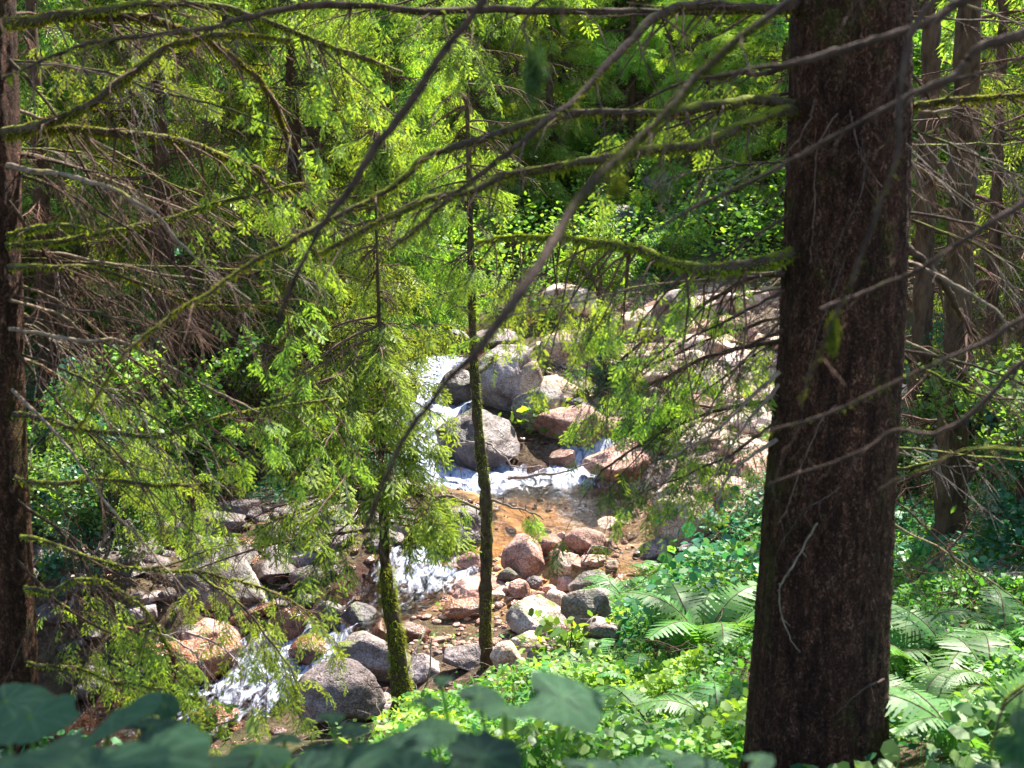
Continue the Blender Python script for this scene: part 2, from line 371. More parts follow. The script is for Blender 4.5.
_n = len(CP); _A = np.zeros((_n + 3, _n + 3)); _A[:_n, :_n] = -_D + np.eye(_n) * .15
_Q = np.c_[np.ones(_n), CP[:, :2]]; _A[:_n, _n:] = _Q; _A[_n:, :_n] = _Q.T
_W = np.linalg.solve(_A, np.r_[CP[:, 2], 0, 0, 0])
def base_h(x, y):
    s = _W[_n] + _W[_n+1] * x + _W[_n+2] * y
    for i in range(_n): s = s - _W[i] * np.hypot(x - CP[i, 0], y - CP[i, 1])
    return s
def stream(x, y):
    """(water level, distance, half width, foam)"""
    sh = x.shape; q = np.stack([x.ravel(), y.ravel()], -1); W = np.zeros(len(q)); D = np.full(len(q), 99.); H = np.ones(len(q)); Fo = np.zeros(len(q))
    near = (q[:, 0] > -14) & (q[:, 0] < 8) & (q[:, 1] > 5) & (q[:, 1] < 38); ids = np.nonzero(near)[0]
    for c in range(0, len(ids), 4000):
        k = ids[c:c+4000]; d2 = ((q[k, None, :] - CL[None, :, :2]) ** 2).sum(-1); m = d2.min(1)
        w = np.exp(-(d2 - m[:, None]) / .12); w /= w.sum(1, keepdims=True)
        W[k] = w @ CL[:, 2]; H[k] = w @ CL[:, 3]; Fo[k] = w @ CL[:, 4]; D[k] = np.sqrt(m)
    return W.reshape(sh), D.reshape(sh), H.reshape(sh), Fo.reshape(sh)
def axis(lo, a, b, hi, st, g):
    m = list(np.arange(a, b, st)); s = st; v = b
    while v < hi: m.append(v); s *= g; v += s
    m.append(hi); s = st; v = a; l = []
    while v > lo: s *= g; v -= s; l.append(v)
    return np.array(l[::-1] + m)
XS = axis(-120, -9, 8, 120, .11, 1.07); YS = axis(-40, 1, 32, 160, .11, 1.06)
GX, GY = np.meshgrid(XS, YS, indexing='ij')
def full_h(x, y):
    B = base_h(x, y); W, D, Hw, Fo = stream(x, y)
    t = np.clip((D - Hw) / 1.0, 0, 1); t = t * t * (3 - 2 * t)
    inside = W - (.1 + .22 * Hw) * (1 - np.clip(D / Hw, 0, 1) ** 2)
    outb = (W + .04) * (1 - t) + np.maximum(B, W + .04 - 9 * (t >= 1)) * t
    z = np.where(D < Hw, inside, outb)
    p = np.stack([x, y, np.zeros_like(x)], -1)
    amp = np.where(D < Hw, .035, .1 * np.clip((D - Hw) + .25, .2, 1)) * np.clip(1, .3, 1)
    z = z + amp * fbm(p * 1.6, 4) * np.where(D < Hw, fbm(p * 2, 1) * .5 + .5, 1)
    return z, W, D, Hw, Fo
GZ, GW, GD, GHW, GF = full_h(GX, GY)
def interp(G, x, y):
    x = np.asarray(x, float); y = np.asarray(y, float)
    i = np.clip(np.searchsorted(XS, x) - 1, 0, len(XS) - 2); j = np.clip(np.searchsorted(YS, y) - 1, 0, len(YS) - 2)
    u = np.clip((x - XS[i]) / (XS[i+1] - XS[i]), 0, 1); v = np.clip((y - YS[j]) / (YS[j+1] - YS[j]), 0, 1)
    return (G[i, j] * (1-u) + G[i+1, j] * u) * (1-v) + (G[i, j+1] * (1-u) + G[i+1, j+1] * u) * v
def hgt(x, y): return interp(GZ, x, y)
def hit(px, py, water=True, lo=3.0, hi=70):
    Y = np.arange(lo, hi, .03); u = (px - 512) / FPX; v = (384 - py) / FPX
    d = np.array([u, math.cos(PITCH) + v * math.sin(PITCH), -math.sin(PITCH) + v * math.cos(PITCH)])
    p = d[None] * (Y / d[1])[:, None] + np.array([0, 0, CZ])
    g = hgt(p[:, 0], p[:, 1])
    if water:
        w = interp(GW, p[:, 0], p[:, 1]); dd = interp(GD, p[:, 0], p[:, 1]) - interp(GHW, p[:, 0], p[:, 1])
        g = np.where(dd < 0, np.maximum(g, w), g)
    k = np.nonzero(p[:, 2] <= g)[0]
    return p[k[0]] if len(k) else p[-1]

g = Geo(); nx, ny = GX.shape
idx = np.arange(nx * ny).reshape(nx, ny)
F = np.stack([idx[:-1, :-1], idx[1:, :-1], idx[1:, 1:], idx[:-1, 1:]], -1).reshape(-1, 4)
g.add(np.stack([GX, GY, GZ], -1), F)
me = g.mesh('ground', [M['ground']])
bed = np.clip(1 - (GD - GHW * .95) / .35, 0, 1)
# the wet gravel bar below the pool is part of the bed
bar = np.clip(1.4 - np.hypot(GX - .15, (GY - 13.0) * .8) / 1.1, 0, 1)
bed = np.maximum(bed, bar)
scr = np.clip((GX * 1.0 - (.2 + (GY - 14) * .06)) * 1.5, 0, 1) * np.clip((GY - 13.2) / 1.0, 0, 1) * np.clip((33 - GY) / 3, 0, 1) * np.clip((6.2 - GX) / 1.5, 0, 1)
pool = np.clip((GY - 11.6) / .8, 0, 1) * np.clip((17.2 - GY) / .7, 0, 1) * np.clip((GX + 1.1) / .5, 0, 1)
for nm, arr in (('bed', bed), ('scree', scr), ('pool', pool)):
    a = me.attributes.new(nm, 'FLOAT', 'POINT'); a.data.foreach_set('value', arr.astype(np.float32).ravel())
tag(obj('ground', me), kind='structure')

# water sheet
wx = np.arange(-9, 4.2, .05); wy = np.arange(8, 31, .05); WX, WY = np.meshgrid(wx, wy, indexing='ij')
Ww, Wd, Wh, Wf = stream(WX, WY)
p3 = np.stack([WX, WY, np.zeros_like(WX)], -1)
WZ = Ww + Wf * (.08 * fbm(p3 * 4, 3) + .02 * fbm(p3 * np.array([12, 8, 1]), 2)) + .006 * fbm(p3 * 6, 2)
keep = Wd < Wh + .12
nx, ny = WX.shape; idx = np.arange(nx * ny).reshape(nx, ny)
F = np.stack([idx[:-1, :-1], idx[1:, :-1], idx[1:, 1:], idx[:-1, 1:]], -1).reshape(-1, 4)
F = F[keep.ravel()[F].all(1)]
used = np.unique(F); rm = np.full(nx * ny, -1); rm[used] = np.arange(len(used))
me = Geo().add(np.stack([WX, WY, WZ], -1).reshape(-1, 3)[used], rm[F]).mesh('stream', [M['water']])
a = me.attributes.new('foam', 'FLOAT', 'POINT'); a.data.foreach_set('value', (Wf * np.clip(1.25 - .5 * Wd / Wh, 0, 1)).astype(np.float32).ravel()[used])
tag(obj('stream', me), kind='structure')

# ------------------------------------------------------------------ rocks
def ico(sub):
    import bmesh
    bm = bmesh.new(); bmesh.ops.create_icosphere(bm, subdivisions=sub, radius=1)
    v = np.array([x.co[:] for x in bm.verts]); f = np.array([[q.index for q in x.verts] for x in bm.faces]); bm.free(); return v, f
IC = {k: ico(k) for k in (3, 4, 5)}
def rock_mesh(seed, sub=4, cuts=9, rough=.1, flat=.62):
    r = rnd(seed); v, f = IC[sub]; v = v.copy()
    v = v + v * .22 * fbm(v * .9 + seed * 3.1, 2)[:, None]
    for k in range(cuts):
        n = norm(r.normal(size=3)); d = r.uniform(flat - .08, flat + .25)
        q = np.maximum(0, v @ n - d); v = v - n[None] * q[:, None] * .9
    v = v + norm(v) * (rough * fbm(v * 2.6 + seed, 4) * .5)[:, None]
    lo, hi = v.min(0), v.max(0); v = (v - (lo + hi) / 2) / ((hi - lo) / 2)
    return v, f
RK = {}
FOOT = []
def rock(px, py, w, h, mat, label, seed=1, roll=0, dfac=.85, base=None, sub=4, name='boulder', cat='rock', group=None, cuts=9, sink=.12, flat=.62):
    """px,py picture centre; w,h picture size; stands where its foot meets the ground or water"""
    b = hit(px, py + h * .5 if base is None else base)
    s = b[1] / FPX / math.cos(PITCH) ; W_ = w * s; H_ = h * s * 1.12
    v, f = rock_mesh(seed, sub, cuts, flat=flat)
    dp = W_ * dfac
    v = v * np.array([W_ / 2, dp / 2, H_ / 2 * (1 + sink)])
    c, s_ = math.cos(R(roll)), math.sin(R(roll))
    v = np.stack([v[:, 0] * c + v[:, 2] * s_, v[:, 1], -v[:, 0] * s_ + v[:, 2] * c], -1)
    z = hgt(b[0], b[1] + dp * .3); FOOT.append((b[0], b[1] + dp * .2, W_ * .55, h))
    me = Geo().add(v, f).mesh(name, [M[mat]])
    cz = P(px, py, b[1] + dp * .3)[2] - H_ * sink * .5
    o = obj(name, me, None, (P(px, py, b[1] + dp * .3)[0], b[1] + dp * .3, cz))
    return tag(o, label, cat, group)
ROCKS = [
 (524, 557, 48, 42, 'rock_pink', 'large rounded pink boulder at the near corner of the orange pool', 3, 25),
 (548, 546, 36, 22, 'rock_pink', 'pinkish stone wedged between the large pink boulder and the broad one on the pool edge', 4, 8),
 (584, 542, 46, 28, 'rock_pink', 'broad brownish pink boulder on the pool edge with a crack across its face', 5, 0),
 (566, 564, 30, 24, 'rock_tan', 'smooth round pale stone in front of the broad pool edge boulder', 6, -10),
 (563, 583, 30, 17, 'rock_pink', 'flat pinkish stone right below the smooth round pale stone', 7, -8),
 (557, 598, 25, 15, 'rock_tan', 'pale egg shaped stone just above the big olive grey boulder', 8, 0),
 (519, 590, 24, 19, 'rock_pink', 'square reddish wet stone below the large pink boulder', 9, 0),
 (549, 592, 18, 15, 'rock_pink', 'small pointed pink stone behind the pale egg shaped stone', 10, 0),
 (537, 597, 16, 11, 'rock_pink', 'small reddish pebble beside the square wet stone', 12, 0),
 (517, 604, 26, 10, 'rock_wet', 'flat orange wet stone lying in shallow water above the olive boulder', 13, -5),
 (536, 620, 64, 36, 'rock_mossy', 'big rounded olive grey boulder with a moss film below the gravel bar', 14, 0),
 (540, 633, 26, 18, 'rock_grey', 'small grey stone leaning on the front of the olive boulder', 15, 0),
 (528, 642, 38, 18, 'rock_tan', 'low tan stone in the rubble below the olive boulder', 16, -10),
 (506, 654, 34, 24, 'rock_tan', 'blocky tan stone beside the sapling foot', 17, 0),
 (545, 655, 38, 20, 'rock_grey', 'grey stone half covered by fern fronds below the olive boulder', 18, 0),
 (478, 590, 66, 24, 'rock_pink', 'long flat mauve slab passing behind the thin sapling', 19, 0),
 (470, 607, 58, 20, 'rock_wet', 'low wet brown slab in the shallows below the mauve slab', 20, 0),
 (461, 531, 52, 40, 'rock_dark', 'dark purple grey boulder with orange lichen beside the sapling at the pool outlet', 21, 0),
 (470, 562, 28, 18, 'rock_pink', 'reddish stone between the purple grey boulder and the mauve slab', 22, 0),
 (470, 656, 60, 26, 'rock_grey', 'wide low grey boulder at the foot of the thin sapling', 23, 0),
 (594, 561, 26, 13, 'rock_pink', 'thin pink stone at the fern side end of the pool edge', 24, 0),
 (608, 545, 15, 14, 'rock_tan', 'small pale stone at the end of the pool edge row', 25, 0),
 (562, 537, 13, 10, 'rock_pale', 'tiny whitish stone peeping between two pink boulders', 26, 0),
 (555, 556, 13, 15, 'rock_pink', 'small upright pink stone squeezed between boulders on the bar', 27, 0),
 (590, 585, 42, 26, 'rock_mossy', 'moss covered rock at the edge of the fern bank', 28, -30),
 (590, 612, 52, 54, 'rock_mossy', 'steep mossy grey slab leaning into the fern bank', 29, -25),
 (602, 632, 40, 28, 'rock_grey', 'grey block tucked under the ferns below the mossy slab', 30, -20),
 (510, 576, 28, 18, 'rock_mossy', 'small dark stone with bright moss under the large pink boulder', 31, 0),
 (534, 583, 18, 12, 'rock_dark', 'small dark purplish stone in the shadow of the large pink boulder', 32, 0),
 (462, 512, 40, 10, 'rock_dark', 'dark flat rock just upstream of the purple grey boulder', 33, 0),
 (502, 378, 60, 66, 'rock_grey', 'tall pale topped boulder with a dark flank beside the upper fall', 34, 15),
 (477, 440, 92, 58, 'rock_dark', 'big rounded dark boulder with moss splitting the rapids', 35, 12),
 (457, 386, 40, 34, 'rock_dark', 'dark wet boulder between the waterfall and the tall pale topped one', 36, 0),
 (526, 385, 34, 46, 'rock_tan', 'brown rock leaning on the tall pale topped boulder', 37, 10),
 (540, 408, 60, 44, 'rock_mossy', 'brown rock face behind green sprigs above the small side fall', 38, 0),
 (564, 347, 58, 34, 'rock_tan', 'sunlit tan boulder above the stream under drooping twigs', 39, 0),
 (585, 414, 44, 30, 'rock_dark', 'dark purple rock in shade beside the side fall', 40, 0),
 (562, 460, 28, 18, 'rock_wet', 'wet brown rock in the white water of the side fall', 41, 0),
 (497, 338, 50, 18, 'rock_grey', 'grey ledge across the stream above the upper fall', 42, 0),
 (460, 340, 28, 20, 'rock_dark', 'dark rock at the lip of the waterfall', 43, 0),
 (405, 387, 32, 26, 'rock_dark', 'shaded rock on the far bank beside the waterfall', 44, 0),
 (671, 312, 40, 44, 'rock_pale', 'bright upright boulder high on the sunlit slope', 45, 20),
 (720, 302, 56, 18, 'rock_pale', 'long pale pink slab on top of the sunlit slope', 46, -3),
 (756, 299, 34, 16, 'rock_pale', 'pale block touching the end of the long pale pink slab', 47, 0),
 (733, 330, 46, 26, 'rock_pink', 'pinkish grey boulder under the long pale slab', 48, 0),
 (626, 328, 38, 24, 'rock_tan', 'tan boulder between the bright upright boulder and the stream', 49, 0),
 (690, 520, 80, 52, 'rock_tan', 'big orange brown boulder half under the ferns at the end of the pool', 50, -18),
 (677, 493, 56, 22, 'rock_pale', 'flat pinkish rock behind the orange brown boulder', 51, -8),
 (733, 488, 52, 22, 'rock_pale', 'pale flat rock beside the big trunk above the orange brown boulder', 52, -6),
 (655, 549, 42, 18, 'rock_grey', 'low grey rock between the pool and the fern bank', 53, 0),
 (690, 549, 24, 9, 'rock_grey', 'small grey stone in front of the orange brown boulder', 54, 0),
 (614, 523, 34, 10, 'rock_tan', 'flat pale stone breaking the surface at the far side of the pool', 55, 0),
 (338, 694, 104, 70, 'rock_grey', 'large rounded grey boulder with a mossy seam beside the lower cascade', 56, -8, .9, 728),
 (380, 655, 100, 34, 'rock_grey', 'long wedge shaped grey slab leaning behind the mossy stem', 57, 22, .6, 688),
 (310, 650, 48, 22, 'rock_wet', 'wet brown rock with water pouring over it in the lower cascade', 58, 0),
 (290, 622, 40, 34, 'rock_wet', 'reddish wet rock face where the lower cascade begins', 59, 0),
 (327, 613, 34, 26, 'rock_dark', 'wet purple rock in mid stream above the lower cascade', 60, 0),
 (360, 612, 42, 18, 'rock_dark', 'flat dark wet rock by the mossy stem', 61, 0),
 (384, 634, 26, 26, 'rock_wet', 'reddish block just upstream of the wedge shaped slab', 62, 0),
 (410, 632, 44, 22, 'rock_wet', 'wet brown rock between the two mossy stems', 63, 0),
 (420, 668, 60, 26, 'rock_grey', 'grey boulder between the wedge slab and the sapling foot', 64, 0),
 (200, 642, 88, 36, 'rock_pink', 'brownish pink rock behind the bare pale twigs on the far bank', 65, 0),
 (214, 716, 56, 14, 'rock_wet', 'dark red rock just under the water of the lower rapids', 66, 0),
 (225, 575, 96, 72, 'rock_mossy', 'huge pale boulder with a moss cap on the far bank', 67, 0),
 (135, 535, 64, 32, 'rock_grey', 'long grey boulder on the far bank behind the hanging spruce twigs', 68, 10),
 (198, 542, 24, 18, 'rock_grey', 'small grey block next to the huge moss capped boulder', 69, 0),
 (182, 522, 34, 16, 'rock_grey', 'grey stone resting above the small grey block', 70, 0),
 (62, 524, 34, 28, 'rock_grey', 'rounded grey stone on the far bank near the dark spruce trunk', 71, 0),
 (78, 577, 56, 20, 'rock_grey', 'flat grey slab on the far bank low beside the dark spruce trunk', 72, 0),
 (312, 512, 84, 24, 'rock_grey', 'bluish grey slab on the far bank above the young spruce', 73, -4),
 (46, 560, 26, 22, 'rock_dark', 'dark stone touching the flat grey slab on the far bank', 74, 0),
 (120, 470, 40, 22, 'rock_dark', 'dark boulder in the forest shade at the top of the far bank', 75, 0),
 (50, 430, 40, 26, 'rock_dark', 'shaded boulder among leafy shrubs high on the far bank', 76, 0),
 (620, 222, 40, 34, 'rock_grey', 'distant bluish grey rock seen through the leaves above the stream', 77, 0),
 (665, 190, 46, 34, 'rock_grey', 'distant grey crag below the wooded hillside', 78, 0),
]
for q in ROCKS:
    px, py, w, h, mt, lab, sd, roll = q[:8]
    big = w > 45
    rock(px, py, w, h, mt, lab, sd, roll, q[8] if len(q) > 8 else .85, q[9] if len(q) > 9 else None, 5 if w > 55 else 4,
         'boulder' if big else 'stone', 'boulder' if big else 'stone', flat=.6 if h > 14 else .5, sink=.12, cuts=9 if 'pink' in mt or h < 20 else 10)

# rubble: shared rock meshes, each stone its own object
RM = {mt: [Geo().add(*rock_mesh(200 + k, 4, 11, .14, .55)).mesh('stone', [M[mt]]) for k in range(5)] for mt in ('rock_pale', 'rock_tan', 'rock_pink', 'rock_grey', 'rock_dark', 'rock_wet')}
def scatter_stones(n, xr, yr, size, mats, label, group, seed, cond=None, water=False, cname='stone'):
    r = rnd(seed); c = 0; tries = 0
    while c < n and tries < n * 60:
        tries += 1
        x = r.uniform(*xr); y = r.uniform(*yr)
        D = float(interp(GD, x, y) - interp(GHW, x, y))
        if (D < 0.02) != water and not (water and D < .3): continue
        if cond and not cond(x, y): continue
        mt = mats[r.integers(len(mats))]; s = size[0] + (size[1] - size[0]) * r.random() ** 2.5
        z = float(hgt(x, y))
        o = obj(cname, RM[mt][r.integers(5)], None, (x, y, z + s * r.uniform(-.05, .2)))
        o.scale = (s * r.uniform(.8, 1.3), s * r.uniform(.7, 1.1), s * r.uniform(.3, .7)); o.rotation_euler = (r.uniform(-.3, .3), r.uniform(-.3, .3), r.uniform(0, 6.3))
        tag(o, label, cname, group); c += 1
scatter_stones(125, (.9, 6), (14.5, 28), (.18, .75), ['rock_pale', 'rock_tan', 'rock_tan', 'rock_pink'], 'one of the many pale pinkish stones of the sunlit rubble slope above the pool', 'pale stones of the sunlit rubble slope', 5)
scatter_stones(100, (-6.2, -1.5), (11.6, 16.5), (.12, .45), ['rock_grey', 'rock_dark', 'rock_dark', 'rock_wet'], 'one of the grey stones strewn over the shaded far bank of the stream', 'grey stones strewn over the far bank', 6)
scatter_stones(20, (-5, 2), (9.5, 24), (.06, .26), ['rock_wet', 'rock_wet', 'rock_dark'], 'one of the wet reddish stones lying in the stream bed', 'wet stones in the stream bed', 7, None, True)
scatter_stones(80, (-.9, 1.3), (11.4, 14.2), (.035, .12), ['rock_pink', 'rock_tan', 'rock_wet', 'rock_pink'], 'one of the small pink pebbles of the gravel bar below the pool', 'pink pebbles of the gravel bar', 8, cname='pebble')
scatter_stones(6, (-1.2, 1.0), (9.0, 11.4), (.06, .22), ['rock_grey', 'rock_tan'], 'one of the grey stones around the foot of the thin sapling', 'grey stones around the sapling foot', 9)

def gravel(n, xr, yr, size, mat, label, seed, cond=None, mind=.0):
    r = rnd(seed); x = r.uniform(*xr, n); y = r.uniform(*yr, n); k = in_gap0(x, y) > mind
    if cond is not None: k &= cond(x, y)
    x, y = x[k], y[k]; n = len(x); tv, tf = ico(2) if False else (IC2[0], IC2[1])
    s_ = (size[0] + (size[1] - size[0]) * r.random(n) ** 3)[:, None] * r.uniform(.6, 1.25, (n, 3)) * np.array([1, 1, .62])
    a = r.uniform(0, 6.28, n); ca, sa = np.cos(a)[:, None], np.sin(a)[:, None]; jit = 1 + .2 * r.normal(size=(n, len(tv)))[..., None] * .6
    v = tv[None] * s_[:, None] * jit; v = np.stack([v[..., 0] * ca - v[..., 1] * sa, v[..., 0] * sa + v[..., 1] * ca, v[..., 2]], -1)
    v = v + np.stack([x, y, hgt(x, y) + s_[:, 2] * .3], -1)[:, None]
    f = tf[None] + (np.arange(n) * len(tv))[:, None, None]
    tag(obj('gravel', Geo().add(v.reshape(-1, 3), f.reshape(-1, 3)).mesh('gravel', [M[mat]])), label, 'gravel', kind='stuff')
def in_gap0(x, y): return interp(GD, x, y) - interp(GHW, x, y)
IC2 = ico(2)
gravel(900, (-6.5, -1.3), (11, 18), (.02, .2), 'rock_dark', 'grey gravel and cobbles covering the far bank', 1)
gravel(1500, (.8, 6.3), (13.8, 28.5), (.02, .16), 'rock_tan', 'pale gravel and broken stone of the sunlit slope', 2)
gravel(900, (-1.1, 1.4), (10.6, 14), (.015, .06), 'rock_pink', 'pinkish gravel of the bar below the pool', 3, lambda x, y: x < .35 + (y - 10) * .3)
gravel(1500, (-6, 2), (9, 22), (.02, .09), 'rock_wet', 'wet reddish gravel on the stream bed', 4, None, -1.2)

# ------------------------------------------------------------------ spruce sprays
def shoot_hi(p0, d, up, L, m, n=13, nl=.028, r=None):
    """needles along one shoot: triangles"""
    side = norm(np.cross(up, d)); V = []; F = []
    for i in range(n):
        t = (i + .5) / n; b = p0 + d * L * t
        for s in (-1, 1, 0):
            dd = norm(d * (.75 + .5 * t) + side * s * (1 - .45 * t) + up * (.55 if s == 0 else .18) * (1 - .5 * t) + r.normal(size=3) * .12)
            w = np.cross(dd, up if s else side); w = norm(w) * nl * .125
            k = len(V) ; e = b + dd * nl * (1.05 - .25 * t)
            V += [b - w, b + w, e + w * .7, e - w * .7]; F.append([k, k+1, k+2, k+3])
    return np.array(V), np.array(F)
def shoot_lo(p0, d, up, L, w, r):
    side = norm(np.cross(up, d)); V = []; F = []
    for ax in (side, up * .75 + side * .2):
        k = len(V); V += [p0, p0 + d * L * .45 + ax * w, p0 + d * L * 1.05, p0 + d * L * .45 - ax * w]; F.append([k, k+1, k+2, k+3])
    return np.array(V), np.array(F)
def spray(seed, hi=True, newfrac=1.):
    """unit spray: axis +x, plane xy. slots 0 old needles, 1 new needles, 2 wood"""
    r = rnd(seed); V = []; F = []; Mi = []; k = 0
    def put(v, f, m):
        nonlocal k
        V.append(v); F.append(f + k); Mi.append(np.full(len(f), m)); k += len(v)
    up = np.array([0, 0, 1.]); sh = [(np.zeros(3), np.array([1., 0, -.05]), 1.0)]
    for i in range(4):
        t = .1 + i * .22
        for s in (-1, 1):
            if r.random() < .12: continue
            a = R(r.uniform(42, 60)); d = norm(np.array([math.cos(a), s * math.sin(a), r.uniform(-.3, .05)]))
            sh.append((np.array([t + r.uniform(-.03, .03), 0, -.05 * t]), d, (.52 - .26 * t) * r.uniform(.75, 1.25)))
    for j, (p0, d, L) in enumerate(sh):
        d = norm(d); nf = .4 if j == 0 else .62
        o = L * (1 - nf); dn = norm(d + np.array([0, 0, -.22]) + r.normal(size=3) * .12)
        if hi:
            if o > .05: put(*shoot_hi(p0, d, up, o, 0, max(3, int(o * 22)), .06, r), 0)
            nn = max(7, int(L * nf * 52)); put(*shoot_hi(p0 + d * o, dn, up, L * nf, 1, nn, .066, r), 1)
        else:
            put(*shoot_lo(p0, d, up, o * 1.1, .026, r), 0); put(*shoot_lo(p0 + d * o * .95, dn, up, L * nf * 1.1, .034, r), 1)
    return np.vstack(V), np.vstack(F), np.concatenate(Mi)
SP_HI = [spray(k, True) for k in range(4)]
SP_LO = [spray(k + 10, False) for k in range(4)]
def place(g, tmpl, pos, X, up, s, mats=None, rng=None):
    X = norm(X); Yv = norm(np.cross(up, X)); Z = np.cross(X, Yv); s = np.broadcast_to(s, (len(pos),))
    pick = (rng or rnd(1)).integers(0, len(tmpl), len(pos))
    for k, (tv, tf, tm) in enumerate(tmpl):
        w = np.nonzero(pick == k)[0]
        if not len(w): continue
        q = pos[w][:, None] + s[w][:, None, None] * (tv[None, :, 0:1] * X[w][:, None] + tv[None, :, 1:2] * Yv[w][:, None] + tv[None, :, 2:3] * Z[w][:, None])
        f = tf[None] + (np.arange(len(w)) * len(tv))[:, None, None]
        m = np.tile(tm if mats is None else np.asarray(mats)[tm], len(w))
        g.add(q.reshape(-1, 3), f.reshape(-1, tf.shape[1]), m)

def lerp_path(path, t):
    L = np.r_[0, np.cumsum(np.linalg.norm(np.diff(path, axis=0), axis=1))]; s = t * L[-1]
    p = np.stack([np.interp(s, L, path[:, i]) for i in range(3)], -1)
    e = .01 * L[-1]; q = np.stack([np.interp(s + e, L, path[:, i]) for i in range(3)], -1) - np.stack([np.interp(s - e, L, path[:, i]) for i in range(3)], -1)
    return p, norm(q), L[-1]

def twigs(path, r, n, t0, Lm, fwd=.7, side=.8, droop=.3, grav=.25, t1=.99, taper=.55, K=5, upj=.15, wig=.06):
    """n side twigs on a path -> (n,K,3), t"""
    t = np.sort(r.uniform(t0, t1, n)); p, T, L = lerp_path(path, t)
    sgn = np.where(np.arange(n) % 2 == 0, 1, -1)[:, None]
    S = norm(np.cross(T, np.array([0, 0, 1.]))) * sgn
    d = norm(T * fwd + S * side * r.uniform(.5, 1.2, (n, 1)) + np.array([0, 0, -droop]) + r.normal(size=(n, 3)) * upj)
    ln = Lm * (1 - (1 - taper) * (t - t0) / max(t1 - t0, .01)) * r.uniform(.35, 1.1, n)
    s = np.linspace(0, 1, K)[None, :, None]
    q = p[:, None] + d[:, None] * ln[:, None, None] * s + np.array([0, 0, -1.]) * grav * ln[:, None, None] * s ** 2
    q = q + np.cumsum(r.normal(size=q.shape), 1) * wig * ln[:, None, None] * s
    return q, t, ln
def spray_on(g, tw, r, per, tmpl, size, t0=.35, mats=None, droop=.25, up=None, tip=True):
    """sprays along twig paths (n,K,3)"""
    if not len(tw): return
    n, K, _ = tw.shape; pos = []; X = []
    for j in range(per):
        f = (t0 + (1 - t0) * (j + r.random(n)) / per) * (K - 1); i = np.minimum(f.astype(int), K - 2); u = (f - i)[:, None]
        a = tw[np.arange(n), i]; b = tw[np.arange(n), i + 1]; pos.append(a + (b - a) * u)
        T = norm(b - a); S = norm(np.cross(T, np.array([0, 0, 1.]))) * np.where(r.random((n, 1)) < .5, -1, 1)
        X.append(T * .7 + S * .7 + np.array([0, 0, -droop]) + r.normal(size=(n, 3)) * .15)
    if tip: pos.append(tw[:, -2] * .4 + tw[:, -1] * .6); X.append(norm(tw[:, -1] - tw[:, -2]) + np.array([0, 0, -droop * .6]))
    pos = np.vstack(pos); X = np.vstack(X)
    U = norm(np.array([0, 0, 1.]) + r.normal(size=pos.shape) * .28)
    place(g, tmpl, pos, X, U, size * r.uniform(.65, 1.15, len(pos)), mats, r)

def add_tubes(g, paths, r0, r1, m, sides=4, bump=0.):
    if not len(paths): return
    n, K, _ = paths.shape; r0 = np.broadcast_to(r0, (n,)); r1 = np.broadcast_to(r1, (n,))
    rad = r0[:, None] + (r1 - r0)[:, None] * np.linspace(0, 1, K)[None]
    v, f = tubes(paths, rad, sides, bump); g.add(v, f, m)

def spruce_crown(seed, H, z0, Rm, nb, twn=14, per=2, size=.3, tmpl=None, live=1., dead_z=None, mats=(0, 1, 2), droop=.2, twl=.32, sub=False, ztop=None, asym=None, lowlive=0.35, keep=None):
    """crown of limbs, twigs and needle sprays round the z axis. slots: 0 old 1 new 2 wood"""
    r = rnd(seed); g = Geo(); tmpl = tmpl or SP_LO
    for b in range(nb):
        f = (b + r.random()) / nb; z = z0 + (H - z0) * f ** 1.15
        if ztop and z > ztop: continue
        a = r.uniform(0, 2 * math.pi)
        rel = (z - z0) / (H - z0); L = Rm * (1 - rel) ** .8 * r.uniform(.65, 1.1) + .12
        if asym is not None: L *= asym(a)
        if keep is not None and not keep(a, z): continue
        d = np.array([math.cos(a), math.sin(a), 0]); el = r.uniform(-.25, .12) - (.12 if rel < .4 else -.25 * rel)
        s = np.linspace(0, 1, 7)[:, None]
        path = np.array([0, 0, z]) + d * L * s + np.array([0, 0, 1.]) * (el * L * s - droop * L * s ** 2 * 1.1 + .22 * L * s ** 3) + np.cumsum(r.normal(size=(7, 3)), 0) * .02 * L * s
        rb = .008 + .009 * L
        add_tubes(g, path[None], rb, rb * .25, 2, 5)
        alive = (dead_z is None or z > dead_z) and r.random() < live
        n = max(4, int(twn * L ** .8)); tw, t, ln = twigs(path, r, n, .12, twl * L ** .6 + .12, droop=.35, grav=.4)
        add_tubes(g, tw, .0065, .002, 2, 3)
        st, _, _ = twigs(path, r, n * 2, .05, twl * .75, droop=.5, grav=.5, K=4, upj=.4, t1=.8)
        add_tubes(g, st, .0042, .0015, 2, 3)
        if alive:
            m = t > lowlive * r.uniform(.5, 1.3)
            spray_on(g, tw[m], r, per, tmpl, size, .25, mats, .3)
            spray_on(g, path[None][:, 3:], r, 3, tmpl, size * 1.1, .2, mats, .2)
        elif sub:
            for q in tw[::2]:
                s2, _, _ = twigs(q, r, 5, .2, .18, K=3); add_tubes(g, s2, .002, .001, 2, 3)
    # top sprays
    if not ztop:
        tp = np.array([[0, 0, H - .3 + .1 * k] for k in range(5)]); spray_on(g, tp[None], r, 6, tmpl, size, .1, mats)
    return g

def trunk_mesh(pts, rad, sides=20, n=30, mat='bark_back', bumpamt=.12, flare=0.):
    path = smooth_path(pts, n); t = np.linspace(0, 1, n)
    rr = np.interp(t, np.linspace(0, 1, len(rad)), rad) * (1 + flare * np.exp(-t * 18))
    v, f = tubes(path[None], rr[None], sides, bumpamt)
    return Geo().add(v, f).mesh('trunk', [M[mat]])

